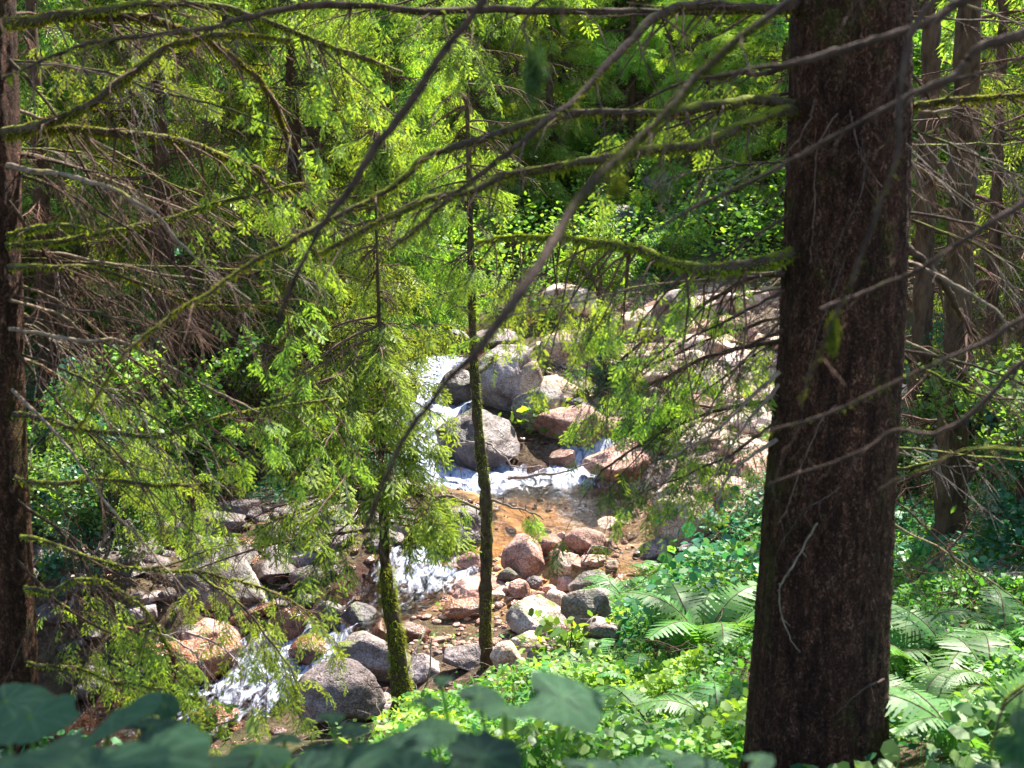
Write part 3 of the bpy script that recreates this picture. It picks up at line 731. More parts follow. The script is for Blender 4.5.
# ------------------------------------------------------------------ the two near spruces
def scaly_trunk(pts, rad, sides, n, seed, amp):
    path = smooth_path(pts, n); t = np.linspace(0, 1, n); rr = np.interp(t, np.linspace(0, 1, len(rad)), rad)
    a = np.arange(sides) * 2 * math.pi / sides
    T = norm(np.gradient(path, axis=0)); A, B = frames(T)
    off = A[:, None] * np.cos(a)[None, :, None] + B[:, None] * np.sin(a)[None, :, None]
    V = path[:, None] + off * rr[:, None, None]
    q = V * np.array([22, 22, 7.5]) + seed
    rdg = 1 - np.abs(fbm(q, 3)) ; fine = fbm(V * np.array([60, 60, 34]), 2)
    big = fbm(V * np.array([5, 5, 1.2]), 2)
    V = V + off * (amp * (rdg - .7) + amp * .35 * fine + amp * .9 * big)[..., None]
    idx = np.arange(n * sides).reshape(n, sides)
    F = np.stack([idx[:-1], np.roll(idx[:-1], -1, 1), np.roll(idx[1:], -1, 1), idx[1:]], -1).reshape(-1, 4)
    return Geo().add(V.reshape(-1, 3), F).mesh('trunk', [M['bark']])

def near_branch(parent, pts, w0, w1, mat='branch_moss', nt=14, tl=.4, live=None, fuzz=0, seed=0, name='branch', t0=.12, drp=.3, sub=3, size=.11, lab=None, twmat='twig_brown', newf=1, perm=1, grav=.25, bulge=0., frange=(0, 1)):
    """a traced bough: pts (px,py,Y); w0,w1 picture widths at ends; twigs and needles belong to it"""
    r = rnd(seed + 900); w = [P(*q) for q in pts]; base = np.array(parent.location) if parent is not None else np.array(w[0])
    path = smooth_path(w, 8 * len(w)) - base
    kk = pts[0][2] / 4.2; path = path + np.cumsum(r.normal(size=path.shape), 0) * .0018 * kk + .012 * kk * np.stack([fbm(path * 3.5 + q * 9 + seed, 3) for q in range(3)], -1) * np.linspace(0, 1, len(path))[:, None] ** .5
    r0 = 1.0 * w0 * pts[0][2] / FPX / 2; r1 = 1.1 * w1 * pts[-1][2] / FPX / 2
    g = Geo(); rad = r0 + (r1 - r0) * np.linspace(0, 1, len(path)) ** .8
    rad = rad * (1 + .18 * fbm(path * 9 + seed, 3)) * (1 + bulge * np.exp(-((np.linspace(0, 1, len(path)) - .64) / .1) ** 2))
    v, f = tubes(path[None], rad[None], 9, .25, seed); g.add(v, f, 0)
    tw, t, ln = twigs(path, r, nt, t0, tl, droop=drp, grav=grav * 1.3, wig=.085, upj=.38)
    rt = np.interp(t, [0, 1], [r0 * .3, max(r1 * .6, .0012)]).clip(.001, .006)
    add_tubes(g, tw, rt, .0009, 1, 4)
    kt = np.r_[r.uniform(.03, .95, 6 + nt // 3)]; kp, kT, _ = lerp_path(path, kt); kd = norm(r.normal(size=kp.shape) + kT * .5) * (r.uniform(.012, .05, (len(kt), 1)) * kk)
    add_tubes(g, np.stack([kp, kp + kd * .6, kp + kd], 1), np.interp(kt, [0, 1], [r0 * .45, r1 * .7]), .0012 * kk, 0, 5)
    subs = []
    for q in tw:
        s2, _, _ = twigs(q, r, sub, .25, tl * .38, K=4, droop=.3, grav=.35); subs.append(s2)
    subs = np.concatenate(subs) if subs and sub else np.zeros((0, 4, 3)); add_tubes(g, subs, .0014, .0006, 1, 3)
    if fuzz:
        n = int(fuzz); tt = frange[0] + (frange[1] - frange[0]) * r.random(n); p, T, L = lerp_path(path, tt); A, B = frames(T)
        an = r.uniform(0, 6.28, n)[:, None]; o = A * np.cos(an) + B * np.sin(an); rd = np.interp(tt, np.linspace(0, 1, len(rad)), rad)[:, None]
        b = p + o * rd * .9; ln_ = r.uniform(.003, .011, n)[:, None] * (1 + (r.random((n, 1)) < .04) * 1.2) * min(1, pts[0][2] / 4.2)
        e = b + (o * .8 + np.array([0, 0, -.55]) + r.normal(size=(n, 3)) * .4) * ln_
        wv = T * ln_ * .4
        V = np.stack([b - wv, b + wv, e], 1).reshape(-1, 3); g.add(V, np.arange(3 * n).reshape(n, 3), 2)
    me = g.mesh(name, [M[mat], M[twmat], M['moss_dark' if pts[0][2] < 3 else 'moss']])
    o = obj(name, me, parent, (0, 0, 0) if parent is not None else base)
    if live:
        lo, hi, kind = live; gg = Geo(); m = (t >= lo) & (t <= hi)
        allt = tw[m]; spray_on(gg, allt, r, perm, SP_HI, size, .3, None, .45)
        if sub and len(subs):
            ms = np.repeat(m, sub) & (r.random(len(subs)) < .6); ss = subs[ms]; spray_on(gg, ss, r, 1, SP_HI, size * .8, .4, None, .45)
        if gg.n:
            mm = {'new': ['needle_old', 'needle_new'], 'old': ['needle_shade', 'needle_old'], 'mid': ['needle_shade', 'needle_new']}[kind]
            obj('foliage', gg.mesh('foliage', [M[k] for k in mm] + [M['twig_brown']]), o)
    if lab: o['label'] = lab
    return o

# big trunk
TY = 4.25
b = P(811, 800, TY)
big = thing('spruce_tree', tuple(b), 'thick dark brown spruce trunk in the shade with mossy side boughs and bare twigs', 'tree')
def L_(parent, pts): return [P(*q) - np.array(parent.location) for q in pts]
tp = L_(big, [(806, 830, TY), (814, 768, TY), (818, 680, TY), (823, 600, TY), (832, 450, TY), (842, 300, TY), (848, 150, TY), (851, 0, TY), (858, -250, TY), (866, -700, TY), (870, -1200, TY)])
k = TY / FPX / 2
obj('trunk', scaly_trunk(tp, np.array([172, 150, 140, 134, 128, 122, 117, 113, 106, 92, 70]) * k, 200, 900, 3., .008), big)
BB = [  # pts, w0, w1, opts
 ([(796, 105, 4.2), (760, 100, 4.1), (724, 102, 4.0), (669, 111, 3.9), (599, 113, 3.8), (536, 121, 3.7), (466, 145, 3.55), (427, 156, 3.5), (406, 175, 3.45), (368, 200, 3.4), (306, 232, 3.3), (256, 252, 3.25), (211, 280, 3.2), (140, 335, 3.1), (75, 415, 3.0)], 11, 2, dict(nt=26, tl=.35, fuzz=2500, drp=.2)),
 ([(796, 110, 4.2), (770, 114, 4.1), (735, 128, 4.0), (690, 146, 3.95), (650, 149, 3.9), (590, 160, 3.8), (520, 172, 3.7), (480, 185, 3.6), (430, 200, 3.5), (400, 217, 3.45), (351, 245, 3.4), (320, 262, 3.4)], 13, 4, dict(nt=22, tl=.45, fuzz=3500, drp=.25)),
 ([(796, 252, 4.2), (775, 258, 4.15), (735, 266, 4.1), (700, 268, 4.1), (665, 262, 4.15), (640, 250, 4.2), (610, 243, 4.3), (575, 238, 4.4), (530, 236, 4.5), (480, 240, 4.6)], 17, 2.5, dict(nt=34, tl=.62, fuzz=6000, drp=.8, live=(.3, 1, 'mid'), size=.1, grav=.5, perm=1)),
 ([(800, 2, 4.2), (760, 8, 4.0), (704, 5, 3.8), (653, 16, 3.6), (614, 51, 3.4), (575, 94, 3.2), (536, 129, 3.0), (489, 172, 2.9), (431, 223, 2.8), (390, 262, 2.8)], 11, 2.5, dict(nt=22, tl=.35, fuzz=1500, mat='branch_dark', live=None)),
 ([(800, 10, 4.2), (720, 9, 4.1), (640, 6, 4.0), (510, 5, 3.8), (400, 6, 3.6), (330, 2, 3.5), (256, 12, 3.3), (200, 26, 3.2), (130, 30, 3.1), (90, 38, 3.1), (15, 72, 3.0)], 9, 3, dict(nt=26, tl=.35, mat='branch_dark', fuzz=800)),
 ([(798, 60, 4.2), (770, 72, 4.3), (735, 74, 4.4), (700, 78, 4.5), (650, 95, 4.6), (600, 130, 4.7)], 6, 1.5, dict(nt=14, tl=.4, mat='branch_dark', live=(.2, 1, 'mid'), drp=.5)),
 ([(905, 108, 4.25), (935, 103, 4.2), (960, 98, 4.1), (1024, 92, 4.0), (1100, 80, 3.9)], 8, 3, dict(nt=12, tl=.35, fuzz=1200)),
 ([(905, 112, 4.25), (950, 107, 4.3), (1024, 97, 4.4), (1110, 95, 4.5)], 4, 2, dict(nt=8, tl=.3, mat='branch_tan')),
 ([(902, 262, 4.25), (925, 268, 4.1), (965, 288, 4.0), (990, 304, 3.95), (1014, 328, 3.9)], 6, 2, dict(nt=6, tl=.2, mat='branch_tan')),
 ([(905, 245, 4.25), (925, 262, 4.3), (945, 290, 4.4), (965, 320, 4.5), (985, 345, 4.6)], 10, 4, dict(nt=6, tl=.3, mat='branch_dark')),
 ([(786, 275, 4.2), (735, 285, 4.5), (690, 310, 4.8), (640, 345, 5.1), (600, 380, 5.3)], 6, 2, dict(nt=20, tl=.55, mat='branch_dark', drp=.7, live=(.3, 1, 'old'), size=.11, perm=1, grav=.5)),
 ([(780, 400, 4.2), (735, 405, 4.5), (690, 420, 4.8), (640, 445, 5.1), (600, 475, 5.3)], 5, 2, dict(nt=18, tl=.45, mat='branch_dark', drp=.5, live=(.2, 1, 'old'), size=.11, perm=1, grav=.5)),
 ([(784, 340, 4.2), (720, 350, 4.7), (670, 372, 5.1), (620, 400, 5.5)], 5, 2, dict(nt=16, tl=.45, mat='branch_dark', drp=.6, live=(.3, 1, 'old'), size=.11, perm=1, grav=.5)),
 # dead fan below the mossy bough
 ([(786, 290, 4.15), (740, 312, 4.2), (700, 335, 4.3), (650, 375, 4.4)], 4, 1.5, dict(nt=12, tl=.3, mat='branch_dark', drp=.5)),
 ([(783, 330, 4.15), (740, 350, 4.3), (700, 360, 4.5), (650, 390, 4.8)], 4, 1.2, dict(nt=12, tl=.3, mat='branch_dark', live=(.3, 1, 'mid'), drp=.5, size=.1, perm=1)),
 ([(780, 372, 4.1), (750, 398, 4.05), (715, 430, 4.0), (670, 455, 4.0)], 5, 1.5, dict(nt=8, tl=.25, mat='branch_tan', drp=.4)),
 ([(778, 385, 4.1), (745, 425, 4.0), (715, 475, 3.9)], 4, 1.2, dict(nt=5, tl=.2, mat='branch_tan')),
 ([(778, 420, 4.1), (740, 450, 4.2), (700, 470, 4.4), (640, 500, 4.6)], 4, 1.2, dict(nt=12, tl=.35, mat='branch_dark', live=(.2, 1, 'mid'), drp=.4, size=.1, perm=1)),
 ([(776, 440, 4.05), (730, 475, 3.9), (715, 510, 3.8)], 5, 1.2, dict(nt=5, tl=.2, mat='branch_tan')),
 ([(788, 215, 4.15), (750, 240, 4.2), (700, 280, 4.3), (660, 310, 4.4)], 4, 1.2, dict(nt=12, tl=.3, mat='branch_dark', live=(.3, 1, 'mid'), drp=.4, size=.1, perm=1)),
 ([(905, 60, 4.25), (925, 90, 4.3), (945, 130, 4.3), (965, 170, 4.4)], 4, 1.5, dict(nt=10, tl=.3, mat='branch_dark')),
 ([(895, 350, 4.25), (930, 375, 4.3), (980, 395, 4.4), (1040, 402, 4.5)], 4, 1.5, dict(nt=10, tl=.3, mat='branch_moss')),
 ([(893, 470, 4.25), (930, 462, 4.2), (985, 448, 4.1), (1060, 440, 4.0)], 4, 1.5, dict(nt=10, tl=.3, mat='branch_moss')),
 ([(822, 520, 4.05), (800, 560, 3.95), (782, 605, 3.9), (788, 640, 3.88), (800, 658, 3.86)], 2.4, 1, dict(nt=2, tl=.08, mat='branch_tan', sub=0, grav=.1)),
 ([(884, 680, 4.05), (860, 690, 3.95), (832, 715, 3.9)], 3, 1, dict(nt=2, tl=.08, mat='branch_dark', sub=0)),
]
for i, (pts, w0, w1, o) in enumerate(BB):
    near_branch(big, pts, w0, w1, seed=i, **o)
for i, (pts) in enumerate([[(850, 100, 4.1), (855, 130, 3.95), (865, 160, 3.85), (885, 190, 3.8)], [(838, 100, 4.1), (842, 70, 3.95), (835, 20, 3.8)], [(840, 110, 4.08), (820, 150, 3.95), (812, 240, 3.85), (805, 270, 3.8)],
                           [(860, 130, 4.08), (868, 180, 3.9), (845, 240, 3.8), (832, 300, 3.75)], [(815, 100, 4.1), (800, 140, 3.9), (775, 165, 3.8)], [(845, 250, 4.08), (830, 300, 3.95), (812, 340, 3.85), (800, 420, 3.8)],
                           [(840, 400, 4.05), (815, 430, 3.95), (790, 490, 3.85), (778, 520, 3.8)], [(850, 480, 4.05), (825, 500, 3.95), (800, 520, 3.9), (770, 580, 3.85)]]):
    near_branch(big, pts, 2.2, .8, seed=60 + i, mat='branch_dark' if i % 2 else 'twig_brown', nt=4, tl=.14, sub=1, name='twig')
g = spruce_crown(91, 15.5, 6.0, 3.0, 75, 12, 2, .34, SP_LO, keep=lambda a, z: True, droop=.25)
obj('crown', g.mesh('crown', [M['needle_old'], M['needle_old'], M['twig_brown']]), big).location = tp[8] * np.array([1, 1, 0])

def extra_boughs(tree, px, Y, ys, n, seed, side, mats, live=0.):
    r = rnd(seed)
    for i in range(n):
        y = r.uniform(*ys); s = side if side else r.choice([-1, 1]); L = r.uniform(130, 330); dy = r.uniform(10, 170); Y1 = Y + r.uniform(-.3, 1.8); b_ = r.uniform(-30, 30)
        pts = [(px, y, Y), (px + s * L * .3, y + dy * .15 + b_ * .3, Y + (Y1 - Y) * .3), (px + s * L * .65, y + dy * .5 + b_ * .3, Y + (Y1 - Y) * .65), (px + s * L, y + dy, Y1)]
        lv = (.3, 1, 'mid' if r.random() < .6 else 'new') if r.random() < live else None
        near_branch(tree, pts, r.uniform(3, 5), 1.2, seed=seed * 50 + i, mat=mats[i % len(mats)], nt=int(r.uniform(9, 18)), tl=.38, drp=.45, sub=4, live=lv, size=.1, twmat=['twig_brown', 'twig_red', 'twig_pale'][i % 3])
extra_boughs(big, 836, 4.3, (-20, 520), 14, 31, 1, ['branch_dark', 'branch_tan', 'branch_moss'], 0)
extra_boughs(big, 836, 4.3, (40, 330), 7, 32, -1, ['branch_dark', 'branch_tan'], .4)

# left spruce
LY = 4.5
b = P(-8, 800, LY)
left = thing('spruce_tree', tuple(b), 'dark narrow spruce trunk at the picture edge with long mossy boughs over the stream', 'tree')
tp2 = L_(left, [(-8, 860, LY), (-5, 690, LY), (-12, 480, LY), (-18, 250, LY), (-22, 0, LY), (-26, -300, LY), (-30, -900, LY)])
k = LY / FPX / 2
obj('trunk', scaly_trunk(tp2, np.array([92, 82, 77, 73, 69, 62, 44]) * k, 100, 480, 11., .006), left)
LB = [
 ([(5, 24, 4.4), (40, 19, 4.4), (70, 16, 4.4), (137, 19, 4.5), (200, 36, 4.6), (240, 62, 4.7), (270, 95, 4.8), (290, 145, 5.0)], 12, 4, dict(nt=18, tl=.5, fuzz=3500, live=(.55, 1, 'mid'), drp=.5)),
 ([(60, 18, 4.4), (95, 11, 4.4), (150, 4, 4.4), (215, 6, 4.5), (300, 35, 4.7), (345, 52, 4.8), (400, 72, 5.0)], 8, 4, dict(nt=22, tl=.5, fuzz=2500, live=(.6, 1, 'mid'), drp=.6)),
 ([(5, 134, 4.4), (40, 128, 4.35), (78, 113, 4.3), (129, 78, 4.2), (165, 50, 4.2), (183, 41, 4.2), (230, 35, 4.2), (290, 38, 4.2)], 11, 3, dict(nt=16, tl=.4, fuzz=3500)),
 ([(5, 136, 4.4), (40, 131, 4.4), (80, 129, 4.5), (150, 136, 4.6), (215, 150, 4.8), (260, 170, 5.0), (290, 190, 5.2), (318, 216, 5.4)], 10, 5, dict(nt=26, tl=.5, fuzz=4500, live=(.45, 1, 'new'), drp=.6, size=.11)),
 ([(5, 246, 4.4), (60, 244, 4.5), (120, 232, 4.6), (180, 220, 4.8), (240, 200, 4.9), (275, 192, 5.0), (330, 180, 5.1)], 7, 2.5, dict(nt=22, tl=.45, fuzz=2500, drp=.5)),
 ([(8, 165, 4.4), (60, 172, 4.2), (90, 180, 4.1), (120, 188, 4.0), (160, 215, 3.9), (200, 255, 3.8), (262, 298, 3.8)], 6, 1.5, dict(nt=20, tl=.35, mat='branch_tan', drp=.35)),
 ([(8, 268, 4.4), (50, 267, 4.4), (90, 267, 4.5), (150, 287, 4.7), (200, 298, 4.9), (262, 302, 5.1), (300, 310, 5.2)], 6, 2, dict(nt=24, tl=.5, fuzz=1500, live=(.6, 1, 'new'), drp=.6)),
 ([(8, 236, 4.4), (40, 230, 4.35), (66, 228, 4.3), (90, 232, 4.3)], 7, 3, dict(nt=4, tl=.15, fuzz=1200)),
 ([(10, 330, 4.4), (60, 338, 4.4), (90, 341, 4.4), (130, 340, 4.5), (190, 372, 4.7), (230, 395, 4.8), (262, 412, 4.9)], 5, 2, dict(nt=20, tl=.45, mat='branch_tan', drp=.5)),
 ([(12, 415, 4.4), (40, 418, 4.4), (75, 428, 4.4), (110, 431, 4.5), (160, 436, 4.6), (200, 424, 4.7), (240, 414, 4.8), (300, 406, 5.0), (345, 400, 5.2)], 6, 2, dict(nt=28, tl=.5, fuzz=1500, live=(.55, 1, 'mid'), drp=.7)),
 ([(15, 478, 4.4), (60, 482, 4.4), (105, 478, 4.5), (150, 484, 4.6), (200, 484, 4.8), (240, 487, 5.0)], 5.5, 2, dict(nt=22, tl=.5, fuzz=1200, drp=.7)),
 ([(20, 536, 4.4), (60, 548, 4.4), (100, 562, 4.5), (137, 569, 4.6), (193, 572, 4.8), (246, 580, 5.0), (290, 600, 5.2), (318, 624, 5.4)], 6, 2, dict(nt=30, tl=.5, fuzz=1200, live=(.4, 1, 'new'), drp=.8, size=.11, perm=1)),
 ([(193, 571, 4.8), (225, 592, 4.8), (246, 605, 4.8), (272, 632, 4.8), (292, 662, 4.8), (302, 692, 4.8)], 3.5, 1, dict(nt=16, tl=.35, live=(.3, 1, 'new'), drp=.8, size=.11, perm=1)),
 ([(150, 569, 4.6), (175, 562, 4.6), (205, 550, 4.7), (245, 540, 4.8)], 3, 1, dict(nt=8, tl=.25, drp=.5)),
 ([(24, 588, 4.4), (55, 593, 4.4), (70, 588, 4.4), (85, 584, 4.4), (115, 588, 4.5), (150, 612, 4.6), (175, 650, 4.7)], 6, 1.5, dict(nt=20, tl=.4, fuzz=1500, live=(.4, 1, 'new'), drp=.9)),
 ([(28, 663, 4.4), (60, 668, 4.4), (90, 674, 4.5), (120, 684, 4.5), (160, 690, 4.6), (205, 698, 4.8)], 5, 1.5, dict(nt=18, tl=.4, fuzz=900, live=(.3, 1, 'new'), drp=.6)),
 ([(12, 390, 4.4), (60, 440, 4.3), (105, 505, 4.2), (150, 555, 4.2), (190, 600, 4.2)], 4, 1.2, dict(nt=18, tl=.35, mat='branch_tan', drp=.5)),
 ([(10, 300, 4.4), (70, 320, 4.6), (120, 380, 4.8), (160, 450, 5.0), (200, 500, 5.2)], 4, 1.2, dict(nt=24, tl=.45, mat='branch_tan', live=(.5, 1, 'mid'), drp=.6)),
 ([(8, 60, 4.4), (60, 120, 4.5), (100, 190, 4.7), (150, 260, 4.9), (190, 330, 5.1)], 4, 1.2, dict(nt=24, tl=.45, mat='branch_dark', drp=.5)),
 ([(8, 200, 4.4), (50, 260, 4.6), (100, 300, 4.8), (170, 330, 5.1)], 4, 1.2, dict(nt=20, tl=.45, mat='branch_dark', drp=.5)),
 ([(14, 350, 4.4), (60, 400, 4.6), (120, 460, 4.9), (190, 480, 5.2)], 4, 1.2, dict(nt=20, tl=.45, mat='branch_dark', drp=.6, live=(.4, 1, 'mid'))),
 ([(16, 500, 4.4), (60, 530, 4.6), (110, 600, 4.8), (150, 650, 5.0)], 4, 1.2, dict(nt=20, tl=.45, mat='branch_dark', drp=.6, live=(.4, 1, 'mid'))),
 ([(16, 560, 4.4), (70, 610, 4.6), (130, 640, 4.8), (190, 655, 5.2)], 4, 1.2, dict(nt=20, tl=.45, mat='branch_dark', drp=.6, live=(.2, 1, 'mid'))),
]
for i, (pts, w0, w1, o) in enumerate(LB):
    near_branch(left, pts, w0, w1, seed=100 + i, **o)
g = spruce_crown(92, 13, 5.6, 2.6, 60, 12, 2, .34, SP_LO, droop=.25)
obj('crown', g.mesh('crown', [M['needle_old'], M['needle_old'], M['twig_brown']]), left).location = tp2[5] * np.array([1, 1, 0])

extra_boughs(left, -5, 4.5, (-20, 400), 18, 33, 1, ['branch_dark', 'branch_tan', 'branch_moss'], .2)

# spruce just beside the viewpoint whose out of focus boughs cross the view
b = np.array([1.55, 2.0, 0.0]); b[2] = float(hgt(b[0], b[1])) - .1
side = thing('spruce_tree', tuple(b), 'spruce close beside the viewpoint whose blurred bare boughs cross the whole view', 'tree')
sp_ = np.array([[0, 0, 0], [0, 0, 1.5], [.02, .02, 3], [.0, .0, 6], [0, 0, 12]])
obj('trunk', scaly_trunk(sp_, np.array([.17, .15, .14, .11, .05]), 80, 300, 23., .006), side)
NB = [
 ([(1150, -330, 2.0), (1000, -160, 2.0), (880, -60, 2.0), (790, 5, 1.95), (704, 76, 1.9), (669, 113, 1.85), (630, 152, 1.8), (587, 191, 1.7), (548, 238, 1.6), (508, 298, 1.5), (470, 342, 1.5), (430, 390, 1.5), (400, 430, 1.55), (375, 480, 1.6), (352, 540, 1.65)], 7.5, 4.5, dict(mat='branch_dark', nt=18, tl=.2, fuzz=4500, sub=2, bulge=.5, frange=(.5, .78))),
 ([(1150, -500, 2.0), (900, -420, 1.9), (700, -260, 1.8), (560, -110, 1.8), (485, 0, 1.8), (438, 58, 1.8), (403, 108, 1.8), (366, 155, 1.8), (336, 200, 1.8), (316, 225, 1.8), (296, 262, 1.8), (271, 325, 1.85)], 13, 4.5, dict(mat='branch_dark', nt=7, tl=.14, sub=2)),
 ([(1150, -60, 2.0), (1060, -30, 2.0), (965, 0, 2.0), (931, 20, 2.0), (897, 33, 2.0), (832, 56, 2.0), (792, 68, 2.0), (750, 72, 2.1), (707, 80, 2.2)], 14, 3, dict(mat='branch_dark', nt=8, tl=.16, sub=2)),
 ([(1150, 0, 2.0), (1024, 33, 2.0), (975, 52, 2.0), (955, 76, 2.0), (910, 96, 2.0), (890, 106, 2.0), (815, 147, 2.05), (775, 168, 2.1), (680, 214, 2.2), (640, 236, 2.2)], 11, 2.5, dict(mat='branch_dark', nt=8, tl=.16, sub=2)),
 ([(1150, 120, 2.0), (1085, 160, 2.0), (1024, 202, 2.0), (985, 227, 2.0), (924, 268, 2.05), (875, 290, 2.1), (820, 312, 2.1)], 9, 3, dict(mat='branch_dark', nt=7, tl=.14, sub=2)),
 ([(1150, 250, 2.0), (1024, 316, 2.0), (985, 342, 2.0), (924, 369, 2.0), (842, 407, 2.05), (771, 428, 2.1), (700, 440, 2.2)], 8, 2, dict(mat='branch_dark', nt=8, tl=.16, sub=2, fuzz=400)),
 ([(1150, 290, 2.0), (1060, 340, 2.0), (1024, 362, 2.0), (975, 412, 2.0), (937, 436, 2.0), (897, 432, 2.05), (863, 452, 2.1), (771, 486, 2.2)], 9, 2, dict(mat='branch_dark', nt=7, tl=.14, sub=2)),
 ([(1150, -100, 2.0), (1020, -60, 1.9), (950, -10, 1.9), (914, 27, 1.9), (904, 80, 1.85), (902, 150, 1.8), (883, 198, 1.8), (860, 262, 1.8), (838, 320, 1.8), (815, 370, 1.85), (800, 400, 1.9)], 8, 2.5, dict(mat='branch_dark', nt=5, tl=.12, sub=1, fuzz=900)),
 ([(1150, 460, 2.0), (1100, 455, 2.0), (1024, 450, 2.0), (970, 452, 2.1), (930, 468, 2.2), (880, 490, 2.3)], 6, 2, dict(mat='branch_moss', nt=6, tl=.16, sub=2)),
 ([(1150, 640, 2.0), (1060, 665, 2.0), (1010, 688, 2.0), (998, 705, 2.0), (985, 748, 2.0)], 8, 2, dict(mat='branch_moss', nt=4, tl=.12, sub=1, fuzz=500)),
 ([(1150, 5, 2.0), (1060, 40, 2.1), (1000, 66, 2.2), (940, 82, 2.3), (905, 100, 2.3), (880, 150, 2.4)], 7, 2, dict(mat='branch_dark', nt=6, tl=.16, sub=2)),
]
for i, (pts, w0, w1, o) in enumerate(NB):
    near_branch(side, [(1385, pts[0][1] - 70, 2.0)] + pts, w0, w1, seed=200 + i, **o)
def tuft(parent, px, py, Y, L, W, n, seed, mat='moss', lab=None):
    r = rnd(seed); p0 = P(px, py, Y) - np.array(parent.location); k = Y / FPX
    b = p0 + r.normal(size=(n, 3)) * W * k * .28 + np.array([0, 0, -1.]) * (r.random((n, 1)) ** .8) * L * k
    e = b + np.array([0, 0, -1.]) * L * k * .3 + r.normal(size=(n, 3)) * W * k * .22; w = r.normal(size=(n, 3)) * W * k * .05
    g = Geo().add(np.stack([b - w, b + w, e], 1).reshape(-1, 3), np.arange(3 * n).reshape(n, 3))
    return obj('moss_tuft', g.mesh('moss_tuft', [M[mat]]), parent)
near_branch(side, [(640, -120, 1.8), (585, -60, 1.8), (545, -5, 1.8), (528, 22, 1.8), (531, 46, 1.8), (536, 62, 1.8)], 6, 3, mat='branch_dark', nt=4, tl=.07, sub=1, seed=260, name='branch')
tuft(side, 534, 48, 1.8, 34, 17, 500, 1, 'needle_old'); tuft(side, 834, 312, 1.8, 36, 8, 500, 2, 'moss_dark')
tuft(side, 618, 175, 1.8, 20, 14, 200, 3, 'moss_dark')
g = spruce_crown(93, 12, 4.4, 2.2, 60, 12, 2, .3, SP_LO, droop=.25, keep=lambda a, z: True)
obj('crown', g.mesh('crown', [M['needle_old'], M['needle_old'], M['twig_brown']]), side)

# ------------------------------------------------------------------ young spruce and sapling by the stream
foot = hit(400, 722, False)
yng = thing('young_spruce', tuple(foot), 'young spruce with a bright moss covered stem and lime green drooping tips', 'tree')
Yb = foot[1]
tp = L_(yng, [(400, 735, Yb), (400, 712, Yb), (401, 680, Yb), (396, 640, Yb), (389, 600, Yb), (385, 560, Yb), (383, 500, Yb + .1), (380, 400, Yb + .2), (379, 320, Yb + .2), (376, 215, Yb + .2), (374, 130, Yb + .2)])
k = Yb / FPX / 2
obj('trunk', trunk_mesh(tp, np.array([27, 22, 20, 17, 15, 12, 9, 6.5, 4, 2.5, 1.5]) * k, 16, 90, 'bark_moss', .2, .2), yng)
def stem_moss(tree, tp, rads, tmax, n, seed):
    r = rnd(seed); path = smooth_path(tp, 90); tt = r.random(n) * tmax; p, T, L = lerp_path(path, tt); A, B = frames(T); an = r.uniform(0, 6.283, n)[:, None]
    o = A * np.cos(an) + B * np.sin(an); rd = np.interp(tt, np.linspace(0, 1, len(rads)), rads)[:, None]; q = p + o * rd
    kq = fbm(q * 7 + seed, 3) > -.15; q, o, T, rd = q[kq], o[kq], T[kq], rd[kq]; n = len(q)
    ln = r.uniform(.006, .02, (n, 1)); e = q + (o * .9 + np.array([0, 0, -.3]) + r.normal(size=(n, 3)) * .4) * ln; w = norm(np.cross(o, T)) * ln * .22; b = q - o * .006
    g = Geo().add(np.stack([b - w, b + w, e], 1).reshape(-1, 3), np.arange(3 * n).reshape(n, 3)); tr = [c for c in tree.children if c.name.startswith('trunk')][0]
    obj('moss', g.mesh('moss', [M['moss']]), tr)
def tree_limbs(tree, tp, zs, seed, Lfun, mats, tmpl, size, twn=12, per=3, prefer=None, dead=.1, twl=.32):
    """crown along a real stem path; zs: list of relative heights"""
    r = rnd(seed); g = Geo(); path0 = smooth_path(tp, 60); zz = path0[:, 2]
    for z in zs:
        p = np.array([np.interp(z, zz, path0[:, i]) for i in range(3)]); a = r.uniform(0, 6.283) if prefer is None else prefer(r)
        L = Lfun(z, a) * r.uniform(.7, 1.1); d = np.array([math.cos(a), math.sin(a), 0]); el = r.uniform(-.1, .15)
        s = np.linspace(0, 1, 8)[:, None]
        path = p + d * L * s + np.array([0, 0, 1.]) * (el * L * s - .42 * L * s ** 2 + .14 * L * s ** 3) + np.cumsum(r.normal(size=(8, 3)), 0) * .02 * L * s
        add_tubes(g, path[None], .006 + .006 * L, .002, 2, 5)
        n = max(5, int(twn * L)); tw, t, ln = twigs(path, r, n, .1, twl * (.5 + .5 * L), droop=.4, grav=.45)
        add_tubes(g, tw, .0035, .001, 2, 3)
        st, _, _ = twigs(path, r, n * 2, .04, .22, droop=.4, grav=.3, K=4, upj=.4, t1=.7); add_tubes(g, st, .0022, .0008, 2, 3)
        if r.random() > dead:
            m = t > .22
            spray_on(g, tw[m], r, per, tmpl, size, .2, None, .35); spray_on(g, path[None][:, 4:], r, 4, tmpl, size, .2, None, .3)
    return g
stem_moss(yng, tp, np.array([27, 22, 20, 17, 15, 13, 11, 8, 5, 2]) * k, .42, 9000, 3)
r_ = rnd(40)
zs = np.r_[r_.uniform(1.5, 4.7, 36), r_.uniform(1.25, 2.4, 22)]
g = tree_limbs(yng, tp, zs, 41, lambda z, a: np.clip(1.6 - .27 * z, .3, 2) * (1.15 if math.cos(a) < -.1 else (.5 if z < 2.2 else .12)), None, SP_HI, .16, 12, 2, dead=.35)
r2 = rnd(8)
g2 = tree_limbs(yng, tp, r2.uniform(1.6, 3.6, 12), 42, lambda z, a: .75 - .1 * z, None, SP_HI, .16, 13, 2, prefer=lambda r: -1.57 + r.normal() * .7, dead=.05)
